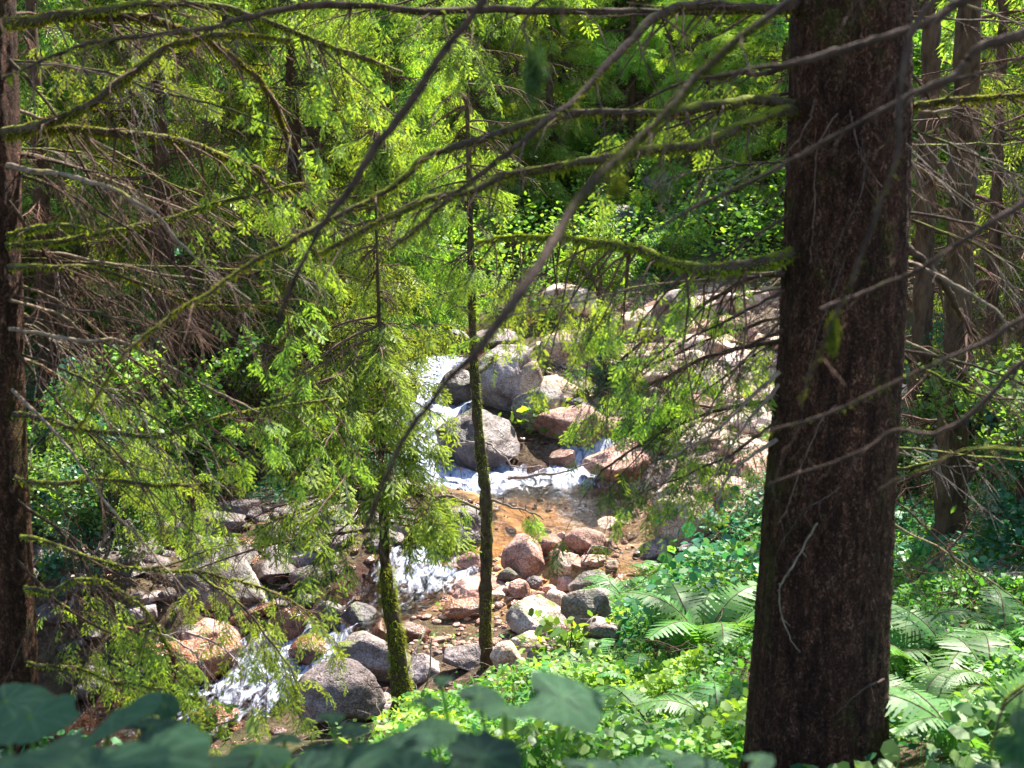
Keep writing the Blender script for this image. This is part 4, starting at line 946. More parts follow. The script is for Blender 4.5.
off_ = g.n
g.v += g2.v; g.f += [f + off_ for f in g2.f]; g.m += g2.m; g.n += g2.n
obj('crown', g.mesh('crown', [M['needle_old'], M['needle_new'], M['twig_brown']]), yng)

foot = hit(487, 667, False); Yb = foot[1]
sap = thing('sapling', tuple(foot), 'thin upright sapling with a moss streaked stem between pool and fern bank', 'tree')
tp = L_(sap, [(487, 680, Yb), (486, 640, Yb), (486, 560, Yb), (486, 500, Yb), (480, 450, Yb), (475, 380, Yb), (472, 300, Yb), (470, 200, Yb), (466, 60, Yb), (462, -200, Yb)])
k = Yb / FPX / 2
obj('trunk', trunk_mesh(tp, np.array([14, 13.5, 13, 12, 10.5, 9.5, 8, 6, 4, 2]) * k, 14, 110, 'bark_moss', .25, .1), sap)
stem_moss(sap, tp, np.array([14, 13.5, 13, 12, 10.5, 9.5, 8, 6, 4, 2]) * k, .5, 6000, 4)
zs = rnd(5).uniform(3.5, 6.3, 44)
g = tree_limbs(sap, tp, zs, 43, lambda z, a: .2 + min(1.1, .6 * max(0, z - 3.3)) * (1.15 if math.cos(a) < 0 else .8), None, SP_HI, .15, 13, 2, dead=.2)
obj('crown', g.mesh('crown', [M['needle_old'], M['needle_new'], M['twig_brown']]), sap)
for i, (pts) in enumerate([[(480, 372, Yb), (492, 362, Yb - .1), (500, 355, Yb - .2)], [(486, 512, Yb), (455, 500, Yb + .1), (430, 496, Yb + .2)], [(484, 500, Yb), (520, 505, Yb - .1), (545, 520, Yb - .2)],
                          [(476, 318, Yb), (455, 300, Yb), (440, 288, Yb)], [(474, 300, Yb), (500, 290, Yb), (520, 278, Yb)]]):
    near_branch(sap, pts, 3.5, 1.5, seed=300 + i, mat='branch_tan', nt=5, tl=.22, live=(.2, 1, 'new') if i in (1, 2) else None, size=.15)

# ------------------------------------------------------------------ background trees
def make_tree_thing(px, Y, crown_me, H, rbase, label, name='spruce_tree', bark='bark_back', scale=1., rz=0., group=None, lean=0., x=None):
    xx = (px - 512) / FPX * Y / math.cos(PITCH) if x is None else x
    z = float(hgt(xx, Y))
    o = thing(name, (xx, Y, z - .05), label, 'tree', group, rz)
    key = (round(H, 1), round(rbase, 3), bark, lean)
    if key not in TRC:
        TRC[key] = trunk_mesh(np.array([[0, 0, 0], [lean * .2, 0, H * .2], [lean * .6, 0, H * .55], [lean, 0, H]]), [rbase * 1.15, rbase, rbase * .65, .015], 14, 60, bark, .15, .5)
    obj('trunk', TRC[key], o)
    if crown_me is not None:
        c = obj('crown', crown_me, o)
    o.scale = (scale,) * 3
    return o
TRC = {}
NM = [M['needle_old'], M['needle_new'], M['twig_brown']]; NS = [M['needle_shade'], M['needle_old'], M['twig_red']]; NR = [M['needle_old'], M['needle_new'], M['twig_red']]
CR = {}
CR['a'] = spruce_crown(1, 9, .5, 2.3, 120, 16, 3, .34, SP_LO, .9, twl=.42).mesh('crown', NM)
CR['b'] = spruce_crown(2, 9, .4, 2.6, 115, 17, 3, .34, SP_LO, .55, 3.2, twl=.45, sub=True).mesh('crown', NR)
CR['c'] = spruce_crown(3, 11, 1.0, 2.6, 100, 15, 3, .4, SP_LO, .9, twl=.45).mesh('crown', [M['needle_shade'], M['needle_new'], M['twig_red']])
CR['d'] = spruce_crown(4, 8, .3, 2.0, 110, 16, 3, .32, SP_LO, 1., twl=.4).mesh('crown', NM)
CR['dead'] = spruce_crown(5, 9, .6, 1.8, 60, 12, 2, .4, SP_LO, .22, 4.5, twl=.45, sub=True).mesh('crown', NR)

def leaf_cloud(seed, H, Rm, nst, nl, size, mats, z0=.15, cl=26):
    """broadleaf crown: limbs plus leafy twigs; slots: 0,1 leaves 2 wood"""
    r = rnd(seed); g = Geo(); P0 = []; 
    for s in range(nst):
        a = r.uniform(0, 6.28); el = r.uniform(.35, 1.3); L = Rm * r.uniform(.6, 1.1) if el < .8 else (H * (1 - z0)) * r.uniform(.5, 1)
        st = np.array([0, 0, H * r.uniform(z0, .55)]); d = np.array([math.cos(a) * math.cos(el), math.sin(a) * math.cos(el), math.sin(el)])
        t = np.linspace(0, 1, 6)[:, None]; path = st + d * L * t + np.cumsum(r.normal(size=(6, 3)), 0) * .05 * L * t + np.array([0, 0, -.15 * L]) * t ** 2
        add_tubes(g, path[None], .02 + .01 * L, .004, 2, 5)
        tw, tt, ln = twigs(path, r, 14, .2, .5 * L ** .5, fwd=.5, side=1, droop=-.1, grav=.15, upj=.4); add_tubes(g, tw, .006, .002, 2, 3); P0.append(tw)
    tw = np.concatenate(P0); n = int(nl); k = r.integers(0, len(tw), n); f = r.uniform(.2, 1, n) * 4; i = np.minimum(f.astype(int), 3); u = (f - i)[:, None]
    p = tw[k, i] * (1 - u) + tw[k, i + 1] * u + r.normal(size=(n, 3)) * size * 1.1
    leaves(g, p, size, r, np.where(vnoise(p * 1.1 + seed) > 0, 1, 0))
    return g.mesh('crown', mats)
def leaves(g, p, size, r, m, flat=.8, elong=1.5):
    n = len(p); Z = norm(np.array([0, 0, 1.]) * flat + r.normal(size=(n, 3)) * .5); X = norm(np.cross(Z, r.normal(size=(n, 3)))); Y = np.cross(Z, X)
    s = (size * (.55 + .5 * r.random(n) + .9 * r.random(n) ** 6))[:, None]; w = s / (elong * r.uniform(.75, 1.6, (n, 1))) / 2 * 1.15
    base = p; a = p + X * s * .35 + Y * w; b = p + X * s * .35 - Y * w; a2 = p + X * s * .72 + Y * w * .8 - Z * s * .04; b2 = p + X * s * .72 - Y * w * .8 - Z * s * .04; c = p + X * s - Z * s * .12
    V = np.stack([base, b, b2, c, a2, a], 1).reshape(-1, 3); F = np.arange(6 * n).reshape(n, 6); g.add(V, F, m)
LG = [M['leaf_green'], M['leaf_lime'], M['twig_brown']]; LT = [M['leaf_teal'], M['leaf_green'], M['twig_brown']]
CR['e'] = spruce_crown(8, 9, .3, 2.5, 74, 14, 3, .36, SP_LO, 1., twl=.45).mesh('crown', [M['needle_new'], M['needle_new'], M['twig_brown']])
BC = {'l': leaf_cloud(11, 8, 2.6, 24, 13000, .15, [M['leaf_lime'], M['leaf_green'], M['twig_brown']]), 'g': leaf_cloud(1, 9, 2.8, 26, 26000, .13, LG), 't': leaf_cloud(2, 8, 2.6, 26, 24000, .12, LT),
      's': leaf_cloud(3, 2.6, 1.3, 16, 9000, .075, LT, .02), 'sg': leaf_cloud(4, 2.4, 1.2, 16, 9000, .07, LG, .02)}

# individually placed trees: px, Y, crown, H, rbase, label, scale, rz
TREES = [
 (548, 38, 'e', 9, .13, 'airy lit spruce straight above the rocks where the stream comes into view', 1.15, .4), (628, 40, 'e', 9, .13, 'airy spruce above the distant grey crag', 1.2, 2.4),
 (700, 36, 'e', 9, .13, 'light green spruce over the middle of the rubble slope', 1.05, 4.1), (764, 39, 'e', 9, .13, 'light green spruce at the top of the slope touching the outline of the thick trunk', 1.15, 5.5),
 (170, 17.5, 'b', 9, .17, 'reddish stemmed spruce with bare lower twigs behind the mossy boughs, far bank', 1.05, 0),
 (300, 19.5, 'a', 9, .16, 'sunlit spruce on the far bank behind the young spruce', 1.1, 1.2),
 (52, 19.5, 'dead', 9, .15, 'half bare spruce on the far bank next to the dark narrow trunk', 1.1, 2),
 (235, 23.5, 'c', 11, .18, 'tall dark spruce at the back of the far bank between two lit spruces', 1.0, 3),
 (388, 25, 'd', 8, .14, 'dense green spruce overhanging the waterfall', 1.15, 4),
 (120, 25.5, 'a', 9, .16, 'spruce with lit tips in the gap behind the reddish stemmed spruce', 1.2, 5),
 (5, 24, 'c', 11, .18, 'tall shaded spruce behind the half bare spruce', 1.1, .5),
 (395, 33, 'a', 9, .16, 'lit spruce at the foot of the hillside above the waterfall', 1.2, .9),
 (290, 31, 'b', 9, .16, 'brown twigged spruce at the foot of the hillside behind the sunlit one', 1.3, 2.6),
 (470, 36, 'd', 8, .15, 'bright spruce standing where the stream comes into view', 1.3, 1.7),
 (775, 34, 'a', 9, .15, 'spruce on top of the rubble slope partly behind the thick trunk', 1.0, 4.4),
 (640, 47, 'a', 9, .16, 'spruce behind the distant grey crag', .9, 5.2),
 (1010, 30, 'c', 11, .16, 'spruce in the shaded grove beyond the slender trunks', 1.0, 1.1),
 (1090, 15, 'a', 9, .14, 'spruce at the edge of the grove beyond the fern patch', 1.0, 2.2),
 (-90, 15, 'b', 9, .15, 'spruce beside the half bare one, mostly hidden by the dark narrow trunk', 1.1, 2.9),
]
for px, Y, c, H, rb, lab, s, rz in TREES:
    make_tree_thing(px, Y, CR[c], H, rb, lab, scale=s, rz=rz)
# slender trunks of the grove on the right
def grove(px_top, px_bot, py_bot, Y, wpx, label, seed, name='spruce_tree', bark='bark_back', zc=3.2, limbs=26, live=.25):
    f = P(px_bot, py_bot, Y); z = float(hgt(f[0], f[1])); o = thing(name, (f[0], f[1], z - .05), label, 'tree')
    top = P(px_top, 0, Y) - np.array(o.location); H = 9.
    d = top / top[2]; k = Y / FPX / 2
    pts = [np.array([0, 0, 0]), d * top[2] * .5, top, d * H * .8, d * H]
    obj('trunk', trunk_mesh(np.array(pts), np.array([wpx * 1.2, wpx, wpx * .85, wpx * .6, 2]) * k, 18, 140, bark, .22, .25), o)
    g = spruce_crown(seed, H, .6, 1.7, limbs, 12, 2, .3, SP_LO, live, zc, twl=.45, sub=True)
    obj('crown', g.mesh('crown', NR), o); return o
grove(968, 950, 545, 9.5, 26, 'slender brown trunk with a knot of dead twigs at its foot in the grove', 51, zc=4)
grove(932, 917, 485, 13, 19, 'paler straight trunk standing between the thick trunk and the slender brown one', 52)
grove(1004, 985, 470, 14.5, 11, 'thin trunk in the grove just behind the slender brown trunk', 53)
grove(1040, 1022, 560, 10.5, 12, 'thin dark stem at the picture edge of the grove', 54, limbs=20)
grove(862, 900, 440, 17.5, 12, 'thin stem glimpsed beside the thick trunk in the sunlit gap', 55, limbs=14)

# broadleaf shrubs and trees
BL = [
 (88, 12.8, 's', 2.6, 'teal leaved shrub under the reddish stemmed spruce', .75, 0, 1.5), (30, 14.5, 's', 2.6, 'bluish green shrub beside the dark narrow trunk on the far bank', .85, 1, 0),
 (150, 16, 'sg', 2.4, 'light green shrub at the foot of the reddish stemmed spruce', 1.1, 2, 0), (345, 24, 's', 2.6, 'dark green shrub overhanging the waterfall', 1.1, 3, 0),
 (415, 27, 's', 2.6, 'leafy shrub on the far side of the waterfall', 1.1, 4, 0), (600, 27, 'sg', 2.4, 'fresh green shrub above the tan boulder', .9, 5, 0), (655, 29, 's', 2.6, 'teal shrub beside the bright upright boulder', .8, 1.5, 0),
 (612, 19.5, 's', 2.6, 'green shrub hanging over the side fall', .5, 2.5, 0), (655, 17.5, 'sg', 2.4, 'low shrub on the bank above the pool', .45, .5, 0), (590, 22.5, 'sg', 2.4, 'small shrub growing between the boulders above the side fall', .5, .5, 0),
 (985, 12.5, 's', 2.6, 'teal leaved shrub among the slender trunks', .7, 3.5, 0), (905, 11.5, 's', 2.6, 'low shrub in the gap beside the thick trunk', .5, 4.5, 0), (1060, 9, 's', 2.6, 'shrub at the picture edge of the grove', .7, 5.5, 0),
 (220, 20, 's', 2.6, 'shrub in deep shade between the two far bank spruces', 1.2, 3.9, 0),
]
for px, Y, c, H, lab, s, rz, dz in BL:
    make_tree_thing(px, Y, BC[c], H * .7, .03, lab, 'shrub', 'bark_back', s, rz)['category'] = 'shrub'
BT = [(560, 45, 'l', 'round leafy tree at the foot of the hillside straight above the stream', 1.1), (505, 43, 'g', 'bluish green broadleaf tree behind the bright spruce', 1.2), (735, 44, 'l', 'yellowish green broadleaf tree above the rubble slope', 1.1),
      (430, 45, 'l', 'light broadleaf tree on the hillside above the waterfall', 1.2), (610, 46, 'l', 'airy broadleaf tree on the hillside behind the crag', 1.2), (340, 40, 't', 'shaded broadleaf tree behind the far bank spruces', 1.2),
      (960, 24, 'g', 'sunlit broadleaf tree seen through the grove', 1.0), (870, 30, 'g', 'lit broadleaf tree behind the thick trunk', .7), (1060, 27, 't', 'broadleaf tree at the back of the grove', 1.1), (90, 33, 't', 'bluish broadleaf tree behind the far bank spruces near the dark trunk', 1.1),
      (680, 44, 'l', 'broadleaf tree between the crag and the rubble slope', 1.1), (190, 38, 'g', 'light green broadleaf tree high behind the reddish stemmed spruce', 1.2)]
for i, (px, Y, c, lab, s) in enumerate(BT):
    make_tree_thing(px, Y, BC[c], 6, .13, lab, 'broadleaf_tree', 'bark_back', s, i * 1.3)
r_ = rnd(77); cnt = 0
for row, Y0 in enumerate((46, 53, 61, 70)):
    for k in range(13):
        px = -60 + k * 95 + r_.uniform(-30, 30); Y = Y0 + r_.uniform(-3, 3); c = ['a', 'g', 'l', 'd', 't', 'd'][r_.integers(6)]; s = r_.uniform(1.15, 1.6)
        if 450 < px < 800: s *= .72
        if 450 < px < 820 and (row == 0 or (row < 3 and r_.random() < .6)): continue
        if c in 'gtl': make_tree_thing(px, Y, BC[c], 6, .13, 'broadleaf tree among the dense forest on the far hillside', 'broadleaf_tree', 'bark_back', s, r_.uniform(0, 6), 'broadleaf trees on the far hillside')
        else: make_tree_thing(px, Y, CR[c], 9, .16, 'spruce among the dense forest on the far hillside', 'spruce_tree', 'bark_back', s, r_.uniform(0, 6), 'spruces on the far hillside')

# ------------------------------------------------------------------ ground plants
def in_gap(x, y): return interp(GD, x, y) - interp(GHW, x, y)
def herbs(name, n, xr, yr, size, mats, seed, hmax=.28, dens=None, minD=.15, stems=True, elong=1.5):
    r = rnd(seed); x = r.uniform(*xr, n); y = r.uniform(*yr, n); k = in_gap(x, y) > minD
    if dens is not None: k &= r.random(n) < dens(x, y)
    for fx, fy, fr, ph in FOOT:
        k &= np.hypot(x - fx, (y - fy + (fr * .7 if ph > 12 else 0)) * .6) > fr
    x, y = x[k], y[k]; z = hgt(x, y); h = hmax * r.random(len(x)) ** .8 * (.45 + .55 * (vnoise(np.stack([x * 1.7, y * 1.7, x * 0], -1)) * .5 + .5) * 1.6)
    p = np.stack([x, y, z + h + .01], -1); g = Geo(); leaves(g, p, size, r, (vnoise(p * 2.2 + seed) > .1).astype(int), .9, elong)
    if stems:
        s = p[::3]; b = s.copy(); b[:, 2] = z[::3] - .02; b[:, :2] += r.normal(size=(len(s), 2)) * .04; w = np.array([.0022, 0, 0]); n_ = len(s)
        g.add(np.stack([b - w, b + w, s + w * .6, s - w * .6], 1).reshape(-1, 3), np.arange(4 * n_).reshape(n_, 4), 0)
    return tag(obj(name, g.mesh(name, [M[q] for q in mats])), kind='stuff')
def bank(x, y):
    edge = np.where(y > 8.3, .05 + (y - 8.3) * .29, -.75); m = np.clip((x - edge) / .25, .02, 1)
    cl = .18 + .82 * (fbm(np.stack([x * 1.7, y * 1.7, x * 0 + 2], -1), 3) > -.2)
    return np.where(scr_at(x, y) > .4, .06, m * cl)
def scr_at(x, y): return interp(scr, x, y) + interp(bar, x, y)
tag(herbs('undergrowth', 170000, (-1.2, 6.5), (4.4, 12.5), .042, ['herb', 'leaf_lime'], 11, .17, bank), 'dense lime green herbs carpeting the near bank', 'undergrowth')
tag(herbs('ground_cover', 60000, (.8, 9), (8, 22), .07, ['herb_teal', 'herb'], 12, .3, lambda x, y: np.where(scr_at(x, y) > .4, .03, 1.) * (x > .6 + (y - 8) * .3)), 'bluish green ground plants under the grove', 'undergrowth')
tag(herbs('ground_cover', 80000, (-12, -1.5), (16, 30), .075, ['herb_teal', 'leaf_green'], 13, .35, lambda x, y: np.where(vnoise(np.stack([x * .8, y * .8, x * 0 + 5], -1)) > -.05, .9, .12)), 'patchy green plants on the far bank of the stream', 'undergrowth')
tag(herbs('ground_cover', 190000, (-24, 24), (28, 60), .13, ['leaf_green', 'leaf_lime'], 14, 2.2, None, stems=False), 'tall green undergrowth on the hillside', 'undergrowth')
tag(herbs('ground_cover', 26000, (-6, 5), (-2, 5), .06, ['herb_teal', 'herb'], 15, .2, None), 'low plants around the viewpoint', 'undergrowth')
# fallen twigs and litter
def litter(n, xr, yr, L, mat, label, seed, dens=None, lift=.05, rad=.004):
    r = rnd(seed); x = r.uniform(*xr, n); y = r.uniform(*yr, n); k = in_gap(x, y) > .1
    if dens is not None: k &= r.random(n) < dens(x, y)
    x, y = x[k], y[k]; n = len(x); p = np.stack([x, y, hgt(x, y) + r.uniform(0, lift, n)], -1)
    a = r.uniform(0, 6.28, n); d = np.stack([np.cos(a), np.sin(a), r.uniform(-.1, .35, n)], -1) * (L * r.uniform(.3, 1.2, n))[:, None]
    t = np.linspace(0, 1, 5)[None, :, None]; q = p[:, None] + d[:, None] * t + np.cumsum(r.normal(size=(n, 5, 3)), 1) * .05 * L
    g = Geo(); add_tubes(g, q, rad, rad * .4, 0, 4); tag(obj('twig_litter', g.mesh('twig_litter', [M[mat]])), label, 'litter', kind='stuff')
litter(2600, (.8, 6.5), (14, 28), .55, 'twig_pale', 'pale broken twigs strewn over the sunlit rubble slope', 1, None, .25)
litter(900, (.8, 6.5), (14, 28), .6, 'twig_red', 'reddish dead twigs among the pale stones of the slope', 12, None, .3)
litter(1700, (-8, -1.5), (11, 20), .5, 'twig_red', 'reddish dead twigs littering the far bank', 2, None, .3)
litter(900, (1, 7), (6.5, 16), .45, 'twig_brown', 'brown dead twigs on the ground of the grove', 3, None, .25)
litter(500, (-1.5, 1.6), (6, 13), .3, 'twig_pale', 'thin dry sticks among the bank herbs', 4, lambda x, y: x * 0 + .6, .1, .003)

# dead branches that can be told apart
def dead_branch(pts, w, label, seed, mat='twig_pale', nt=10, tl=.3, sub=3, dp=.1):
    return tag(near_branch(None, pts, w, 1.2, mat=mat, nt=nt, tl=tl, seed=seed, sub=sub, name='dead_branch', twmat=mat, drp=dp, grav=.05), label, 'branch')
h_ = hit(530, 490)[1]
dead_branch([(455, 444, h_ + .6), (487, 444, h_ + .3), (502, 455, h_), (514, 466, h_ - .1), (540, 467, h_ - .1)], 3, 'thin bleached stick arching over the rapids by the big dark boulder', 1, nt=3, tl=.2)
dead_branch([(508, 478, h_), (535, 474, h_ - .1), (565, 470, h_ - .1), (592, 462, h_)], 4, 'curved bare branch caught in the white water above the pool', 2, nt=3, tl=.3)
h_ = hit(590, 575)[1]
dead_branch([(582, 562, h_), (592, 548, h_), (606, 548, h_), (620, 555, h_)], 2, 'thin twig bowed over the stones at the pool edge', 3, nt=2, tl=.15)
h_ = hit(190, 655)[1] - .4
for i, (x0, lab) in enumerate([(150, 'tangled bleached dead branch over the brownish pink rock'), (185, 'pale forked dead branch hanging in front of the brownish pink rock')]):
    dead_branch([(x0, 632, h_), (x0 + 25, 640, h_ - .1), (x0 + 50, 660, h_ - .15), (x0 + 55, 690, h_ - .2)], 3, lab, 10 + i, nt=12, tl=.5)
h_ = hit(90, 590)[1] - .5
dead_branch([(70, 610, h_), (85, 570, h_), (105, 540, h_), (130, 520, h_)], 3.5, 'bleached dead branch propped on the far bank next to the flat grey slab', 14, nt=14, tl=.5)
dead_branch([(100, 560, h_ + .4), (92, 530, h_ + .4), (105, 500, h_ + .4), (125, 470, h_ + .4)], 3, 'pale crooked stick standing on the far bank', 15, nt=8, tl=.5)
h_ = hit(700, 600)[1]
dead_branch([(648, 600, h_), (690, 585, h_ + .3), (730, 575, h_ + .6), (760, 560, h_ + .8)], 5, 'rotting brown stick lying across the fern bank', 16, 'twig_brown', 6, .3)
h_ = hit(935, 590)[1]
for i, (pt, lab) in enumerate([([(905, 590, h_), (935, 560, h_), (960, 540, h_), (985, 500, h_)], 'dead brush leaning against the slender brown trunk'),
                               ([(900, 610, h_), (940, 590, h_), (975, 585, h_), (1020, 560, h_)], 'brown fallen spruce branch with many bare twigs in the grove'),
                               ([(950, 620, h_ - .4), (980, 590, h_ - .4), (1010, 575, h_ - .4), (1040, 570, h_ - .4)], 'tan dead branch on top of the brush heap at the picture edge')]):
    dead_branch(pt, 5, lab, 17 + i, ['twig_brown', 'twig_red', 'twig_pale'][i], 30, .45, 5)
h_ = hit(545, 700)[1]
dead_branch([(385, 735, 7.4), (398, 690, 7.6), (420, 640, 7.8), (424, 625, 7.9)], 3, 'dry tan stalk leaning beside the mossy stem', 21, 'twig_pale', 4, .2, 1)
dead_branch([(395, 722, 7.5), (425, 690, 7.6), (432, 640, 7.6)], 2.5, 'second dry stalk crossing behind the mossy stem foot', 22, 'twig_pale', 4, .2, 1)

# ------------------------------------------------------------------ ferns
def frond_mesh(seed, L=1., np_=25, mat='fern'):
    r = rnd(seed); g = Geo(); n = 16; t = np.linspace(0, 1, n)
    path = np.stack([t * .85, .05 * np.sin(t * 3 + seed), .85 * t - .75 * t ** 2.1], -1)
    v, f = tubes(path[None], (np.linspace(.008, .002, n))[None], 4); g.add(v, f, 1)
    for k in range(np_):
        tt = .12 + .87 * k / np_; p, T, _ = lerp_path(path, np.array([tt])); p = p[0]; T = T[0]
        pl = .215 * math.sin(math.pi * min(1, (tt * .92 + .08)) ** .75) ** .9 + .015
        for s in (-1, 1):
            S = norm(np.cross(T, np.array([0, 0, 1.]))) * s; U = np.cross(T, S) * s
            d = norm(S + T * .35 + np.array([0, 0, -.18]) + r.normal(size=3) * .05); W = norm(T - d * (T @ d)); m = 7
            m = 9; a_ = np.linspace(0, 1, m); wd = .021 * (1 - a_) ** .6 * np.where(np.arange(m) % 2, 1., .62) + .0015; wd[0] = .012
            c = p + d * (pl * a_)[:, None] + np.array([0, 0, -.05]) * (pl * a_ * a_)[:, None]
            V = np.vstack([c + W * wd[:, None], c - W * wd[:, None] - d * .004]); k_ = np.arange(m - 1)
            F = np.stack([k_, k_ + 1, k_ + 1 + m, k_ + m], -1)
            g.add(V, np.array(F), 0)
    return g.mesh('frond', [M[mat], M['twig_brown']])
FR = [frond_mesh(k) for k in range(3)]
def fern(px, py, size, label, seed, n=9, group=None, world=None, open_=0.):
    r = rnd(seed + 500); p = hit(px, py, False) if world is None else np.array(world)
    o = thing('fern', (p[0], p[1], p[2] - .02), label, 'fern', group)
    for k in range(n):
        f = obj('frond', FR[r.integers(3)], o); f.rotation_euler = (r.uniform(-.2, .2), r.uniform(-.35, .1) + open_, 6.283 * k / n + r.uniform(-.3, .3))
        f.scale = (size * r.uniform(.7, 1.1),) * 3
FERNS = [
 (706, 662, .92, 'large sunlit fern with arching fronds on the bank beside the thick trunk', 10), (628, 600, .62, 'bluish green fern spreading over the mossy slab', 8),
 (592, 668, .55, 'feathery fern in front of the grey block', 8), (668, 742, .6, 'sunlit fern low in front of the tall arching one', 8), (725, 735, .55, 'pale fern leaning against the foot of the thick trunk', 8),
 (735, 580, .5, 'fern in half shade beside the thick trunk above the arching fern', 8), (660, 575, .45, 'small fern beside the orange brown boulder', 7),
 (915, 680, .6, 'fern close beside the shaded side of the thick trunk', 9), (955, 665, .65, 'broad fern in the middle of the fern patch under the grove', 9), (1000, 700, .6, 'fern at the picture edge of the fern patch', 9),
 (925, 735, .55, 'lowest fern of the patch under the grove', 9), (975, 755, .55, 'fern below the broad one in the patch', 9), (1010, 640, .5, 'fern behind the brush heap', 8), (560, 700, .4, 'small fern under the squared leaf', 7), (905, 640, .5, 'fern just behind the thick trunk with narrow fronds', 8), (640, 690, .4, 'low fern between the arching fern and the small stones', 7)]
for i, (px, py, s, lab, n) in enumerate(FERNS): fern(px, py, s * (1.12 if px < 750 else 1.2), lab, i, n, open_=-.3 if i == 0 else 0.)

# leafy clump on the boulders, a few single plants
def leafy(px, py, n, size, spread, mats, label, seed, Y=None, hh=.3):
    r = rnd(seed); p = hit(px, py, False) if Y is None else P(px, py, Y)
    g = Geo(); q = np.stack([r.normal(size=n) * spread, r.normal(size=n) * spread * .7, r.random(n) * hh], -1); leaves(g, q, size, r, r.integers(0, 2, n), .9, 1.2)
    s = q[::2]; add_tubes(g, np.stack([s * 0, s * np.array([.5, .5, .75]), s], 1), .003, .002, 2, 3)
    tag(obj('leafy_plant', g.mesh('leafy_plant', [M[k] for k in mats] + [M['twig_brown']]), None, p), label, 'plant')
leafy(594, 350, 90, .16, .25, ['leaf_green', 'herb_teal'], 'clump of broad green leaves on the tan boulder', 1, None, .35)
leafy(548, 432, 260, .1, .32, ['leaf_lime', 'leaf_green'], 'bright sprig covered plant on the rock face above the rapids', 2, None, .5)
leafy(735, 545, 160, .11, .3, ['herb_teal', 'leaf_teal'], 'bluish green broad leaved plant against the thick trunk', 3, None, .4)
leafy(722, 585, 130, .1, .28, ['herb_teal', 'herb'], 'broad leaved plant below the orange brown boulder', 4, None, .3)
leafy(570, 655, 120, .08, .2, ['leaf_lime', 'herb'], 'pale leafy plant in front of the olive boulder', 5, None, .3)
leafy(205, 735, 90, .06, .12, ['leaf_lime', 'leaf_green'], 'small lime sprig over the lower rapids', 6, 6.5, .2)

# ------------------------------------------------------------------ big leaves right in front
def big_leaf_mesh(seed, sharp=0., square=0.):
    r = rnd(seed); nr, na = 16, 136; a = np.linspace(0, 2 * math.pi, na, endpoint=False)
    notch = np.exp(-((np.abs(a - math.pi)) / .42) ** 2); R0 = (1 - .72 * notch) * (1 + .1 * np.cos(a) + .02 * np.sin(a * 9 + seed) + .015 * np.abs(np.sin(a * 14)))
    R0 = R0 * (1 + .13 * fbm(np.stack([np.cos(a) * 1.6, np.sin(a) * 1.6, a * 0 + seed], -1), 3)) * (1 - .05 * (np.abs(((a * 17 / 6.283) % 1) - .5) * 2))
    if square: R0 = (1 - .35 * notch) / np.maximum(np.abs(np.cos(a)), np.abs(np.sin(a)) * 1.25) ** .8 * .85
    rr = np.linspace(0, 1, nr + 1)[1:]
    x = rr[:, None] * R0 * np.cos(a) * (1 - .1 * sharp); y = rr[:, None] * R0 * np.sin(a)
    vein = np.maximum.reduce([np.exp(-((np.angle(np.exp(1j * (a - v)))) * rr[:, None] / .035) ** 2) for v in (0, .55, -.55, 1.15, -1.15, 1.85, -1.85, 2.4, -2.4)])
    vein = np.maximum(vein * (1 - .4 * rr[:, None]), np.exp(-(np.abs(np.sin(a * 9 + 6 * rr[:, None])) / .15) ** 2) * .3)
    z = .09 * rr[:, None] ** 2 * np.cos(2 * a + seed) - .16 * rr[:, None] ** 2.2 + .035 * fbm(np.stack([x * 3, y * 3, x * 0 + seed], -1), 2) - .03 * vein + .02 * fbm(np.stack([x * 9, y * 9, x * 0 + seed], -1), 2)
    V = np.vstack([[[0, 0, 0]], np.stack([x, y, z], -1).reshape(-1, 3)]); idx = 1 + np.arange(nr * na).reshape(nr, na)
    F = np.stack([idx[:-1], idx[1:], np.roll(idx[1:], -1, 1), np.roll(idx[:-1], -1, 1)], -1).reshape(-1, 4)
    T3 = np.stack([np.zeros(na, int), idx[0], np.roll(idx[0], -1)], -1)
    me = Geo().add(V, F).mesh('leaf', [M['big_leaf']]) if 0 else None
    g = Geo(); g.v.append(V.astype(np.float32)); g.n = len(V); g.f += [F, T3]; g.m += [np.zeros(len(F), np.int32), np.zeros(na, np.int32)]
    me = g.mesh('leaf', [M['big_leaf']]); at = me.attributes.new('vein', 'FLOAT', 'POINT')
    at.data.foreach_set('value', np.r_[1, vein.ravel()].astype(np.float32)); return me
BLM = [big_leaf_mesh(k) for k in range(6)]; SQL = big_leaf_mesh(9, 0, 1)
def butterbur(root_px, root_Y, lvs, label, seed):
    r = rnd(seed); p0 = P(root_px, 700, root_Y); z = float(hgt(p0[0], p0[1])); o = thing('butterbur', (p0[0], p0[1], z - .02), label, 'plant')
    for i, (px, py, Y, s, tilt, roll, yaw) in enumerate(lvs):
        c = P(px, py + (10 if px < 540 or px > 600 else 0), Y) - np.array(o.location)
        l = obj('leaf', SQL if (px, py) == (562, 696) else BLM[(i + seed) % 6], o, c); s *= .74 if root_px < 100 else .52; l.scale = (s, s, s); l.rotation_euler = Euler((R(tilt), R(roll), R(yaw)))
        t = np.linspace(0, 1, 8)[:, None]; b = np.array([r.normal() * .03, r.normal() * .03, 0]); path = b + (c - b) * t + np.array([0, 0, 1.]) * .12 * np.sin(t * 3.14) * .5 + np.array([(c - b)[0], (c - b)[1], 0]) * -.25 * np.sin(t * 3.14)
        v, f = tubes(path[None], np.linspace(.006, .0035, 8)[None], 6); obj('stalk', Geo().add(v, f).mesh('stalk', [M['leaf_green']]), o)
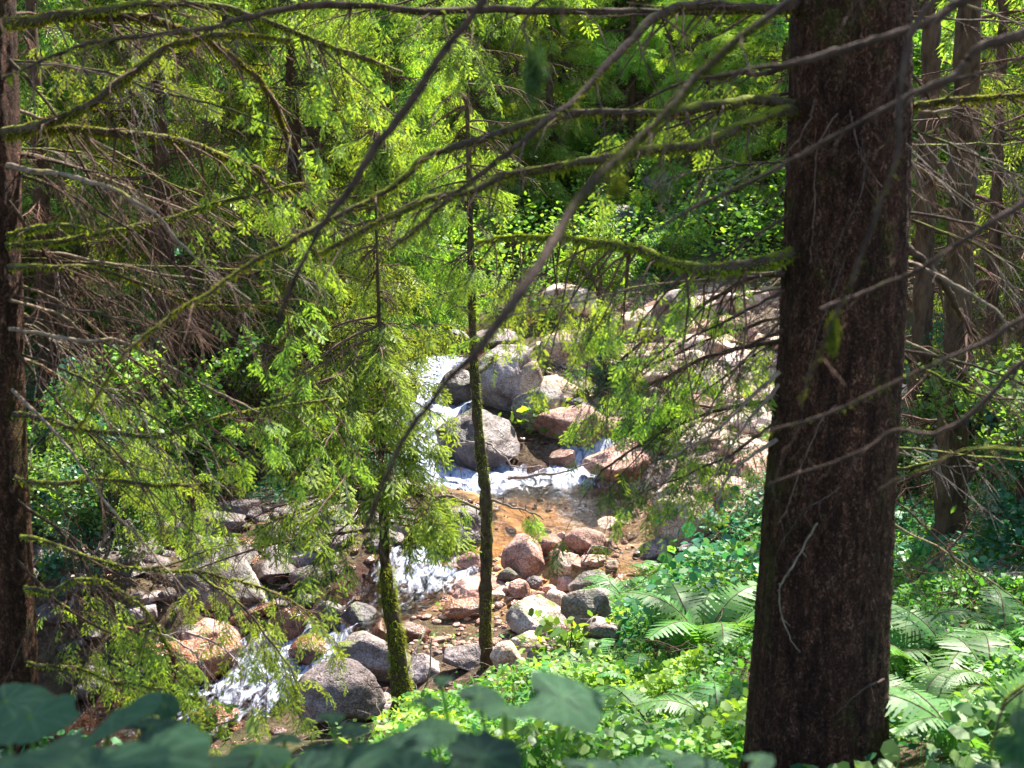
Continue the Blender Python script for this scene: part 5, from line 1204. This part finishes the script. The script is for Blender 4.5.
BUT = [
 (30, 1.55, [(112, 706, 1.5, .105, 34, 6, -100), (30, 706, 1.6, .1, 12, -4, -60), (5, 690, 1.75, .09, 8, 4, -20), (42, 740, 1.3, .07, 22, 0, -80), (150, 745, 1.35, .1, 15, 8, -40), (8, 752, 1.15, .09, 20, 0, -90), (90, 762, 1.2, .1, 10, -6, 20), (150, 716, 1.6, .07, 12, 10, 60)], 'cluster of big dark green leaves under the dark narrow trunk', ),
 (230, 1.5, [(205, 758, 1.35, .09, 10, -8, 10), (258, 742, 1.5, .085, 6, 5, 60), (300, 762, 1.3, .09, 12, 4, -30), (163, 694, 1.75, .05, 30, 10, 20), (325, 745, 1.55, .085, 4, 0, 40), (285, 728, 1.6, .05, 4, 8, 100)], 'low flat blurred leaves in front of the rapids'),
 (430, 1.4, [(388, 742, 1.35, .1, 4, -26, 10), (345, 762, 1.2, .1, 10, -24, 0), (428, 722, 1.45, .07, 4, -14, 40), (452, 756, 1.25, .085, 14, 10, -60), (350, 716, 1.5, .05, 0, 8, 10), (405, 765, 1.1, .08, 4, -10, 90), (330, 706, 1.6, .04, 0, 4, 60)], 'long drooping blurred leaves below the mossy stem'),
 (520, 1.5, [(478, 686, 1.5, .065, 8, 2, 20), (562, 696, 1.4, .125, 16, 12, -14), (505, 700, 1.45, .055, 8, 0, 80), (480, 748, 1.2, .085, 30, 0, 30), (440, 668, 1.6, .035, 4, 4, 20), (425, 690, 1.55, .04, 0, 4, 70)], 'upright plant whose big dark leaf stands clear against the lit herbs'),
 (690, 1.5, [(640, 762, 1.4, .08, 8, 0, 0), (700, 753, 1.5, .07, 4, 4, 70), (757, 750, 1.45, .04, 12, -8, 10), (590, 766, 1.4, .07, 6, 4, 30), (665, 742, 1.7, .04, 2, 4, 10)], 'low blurred leaves in front of the thick trunk foot'),
 (1010, 1.5, [(1018, 728, 1.4, .08, 60, 10, -60), (1000, 762, 1.35, .08, 10, 10, -100), (960, 762, 1.4, .05, 5, 0, 0)], 'blurred dark leaves in the picture corner below the fern patch'),
]
for i, (rx, rY, lv, lab) in enumerate(BUT): butterbur(rx, rY, lv, lab, i)
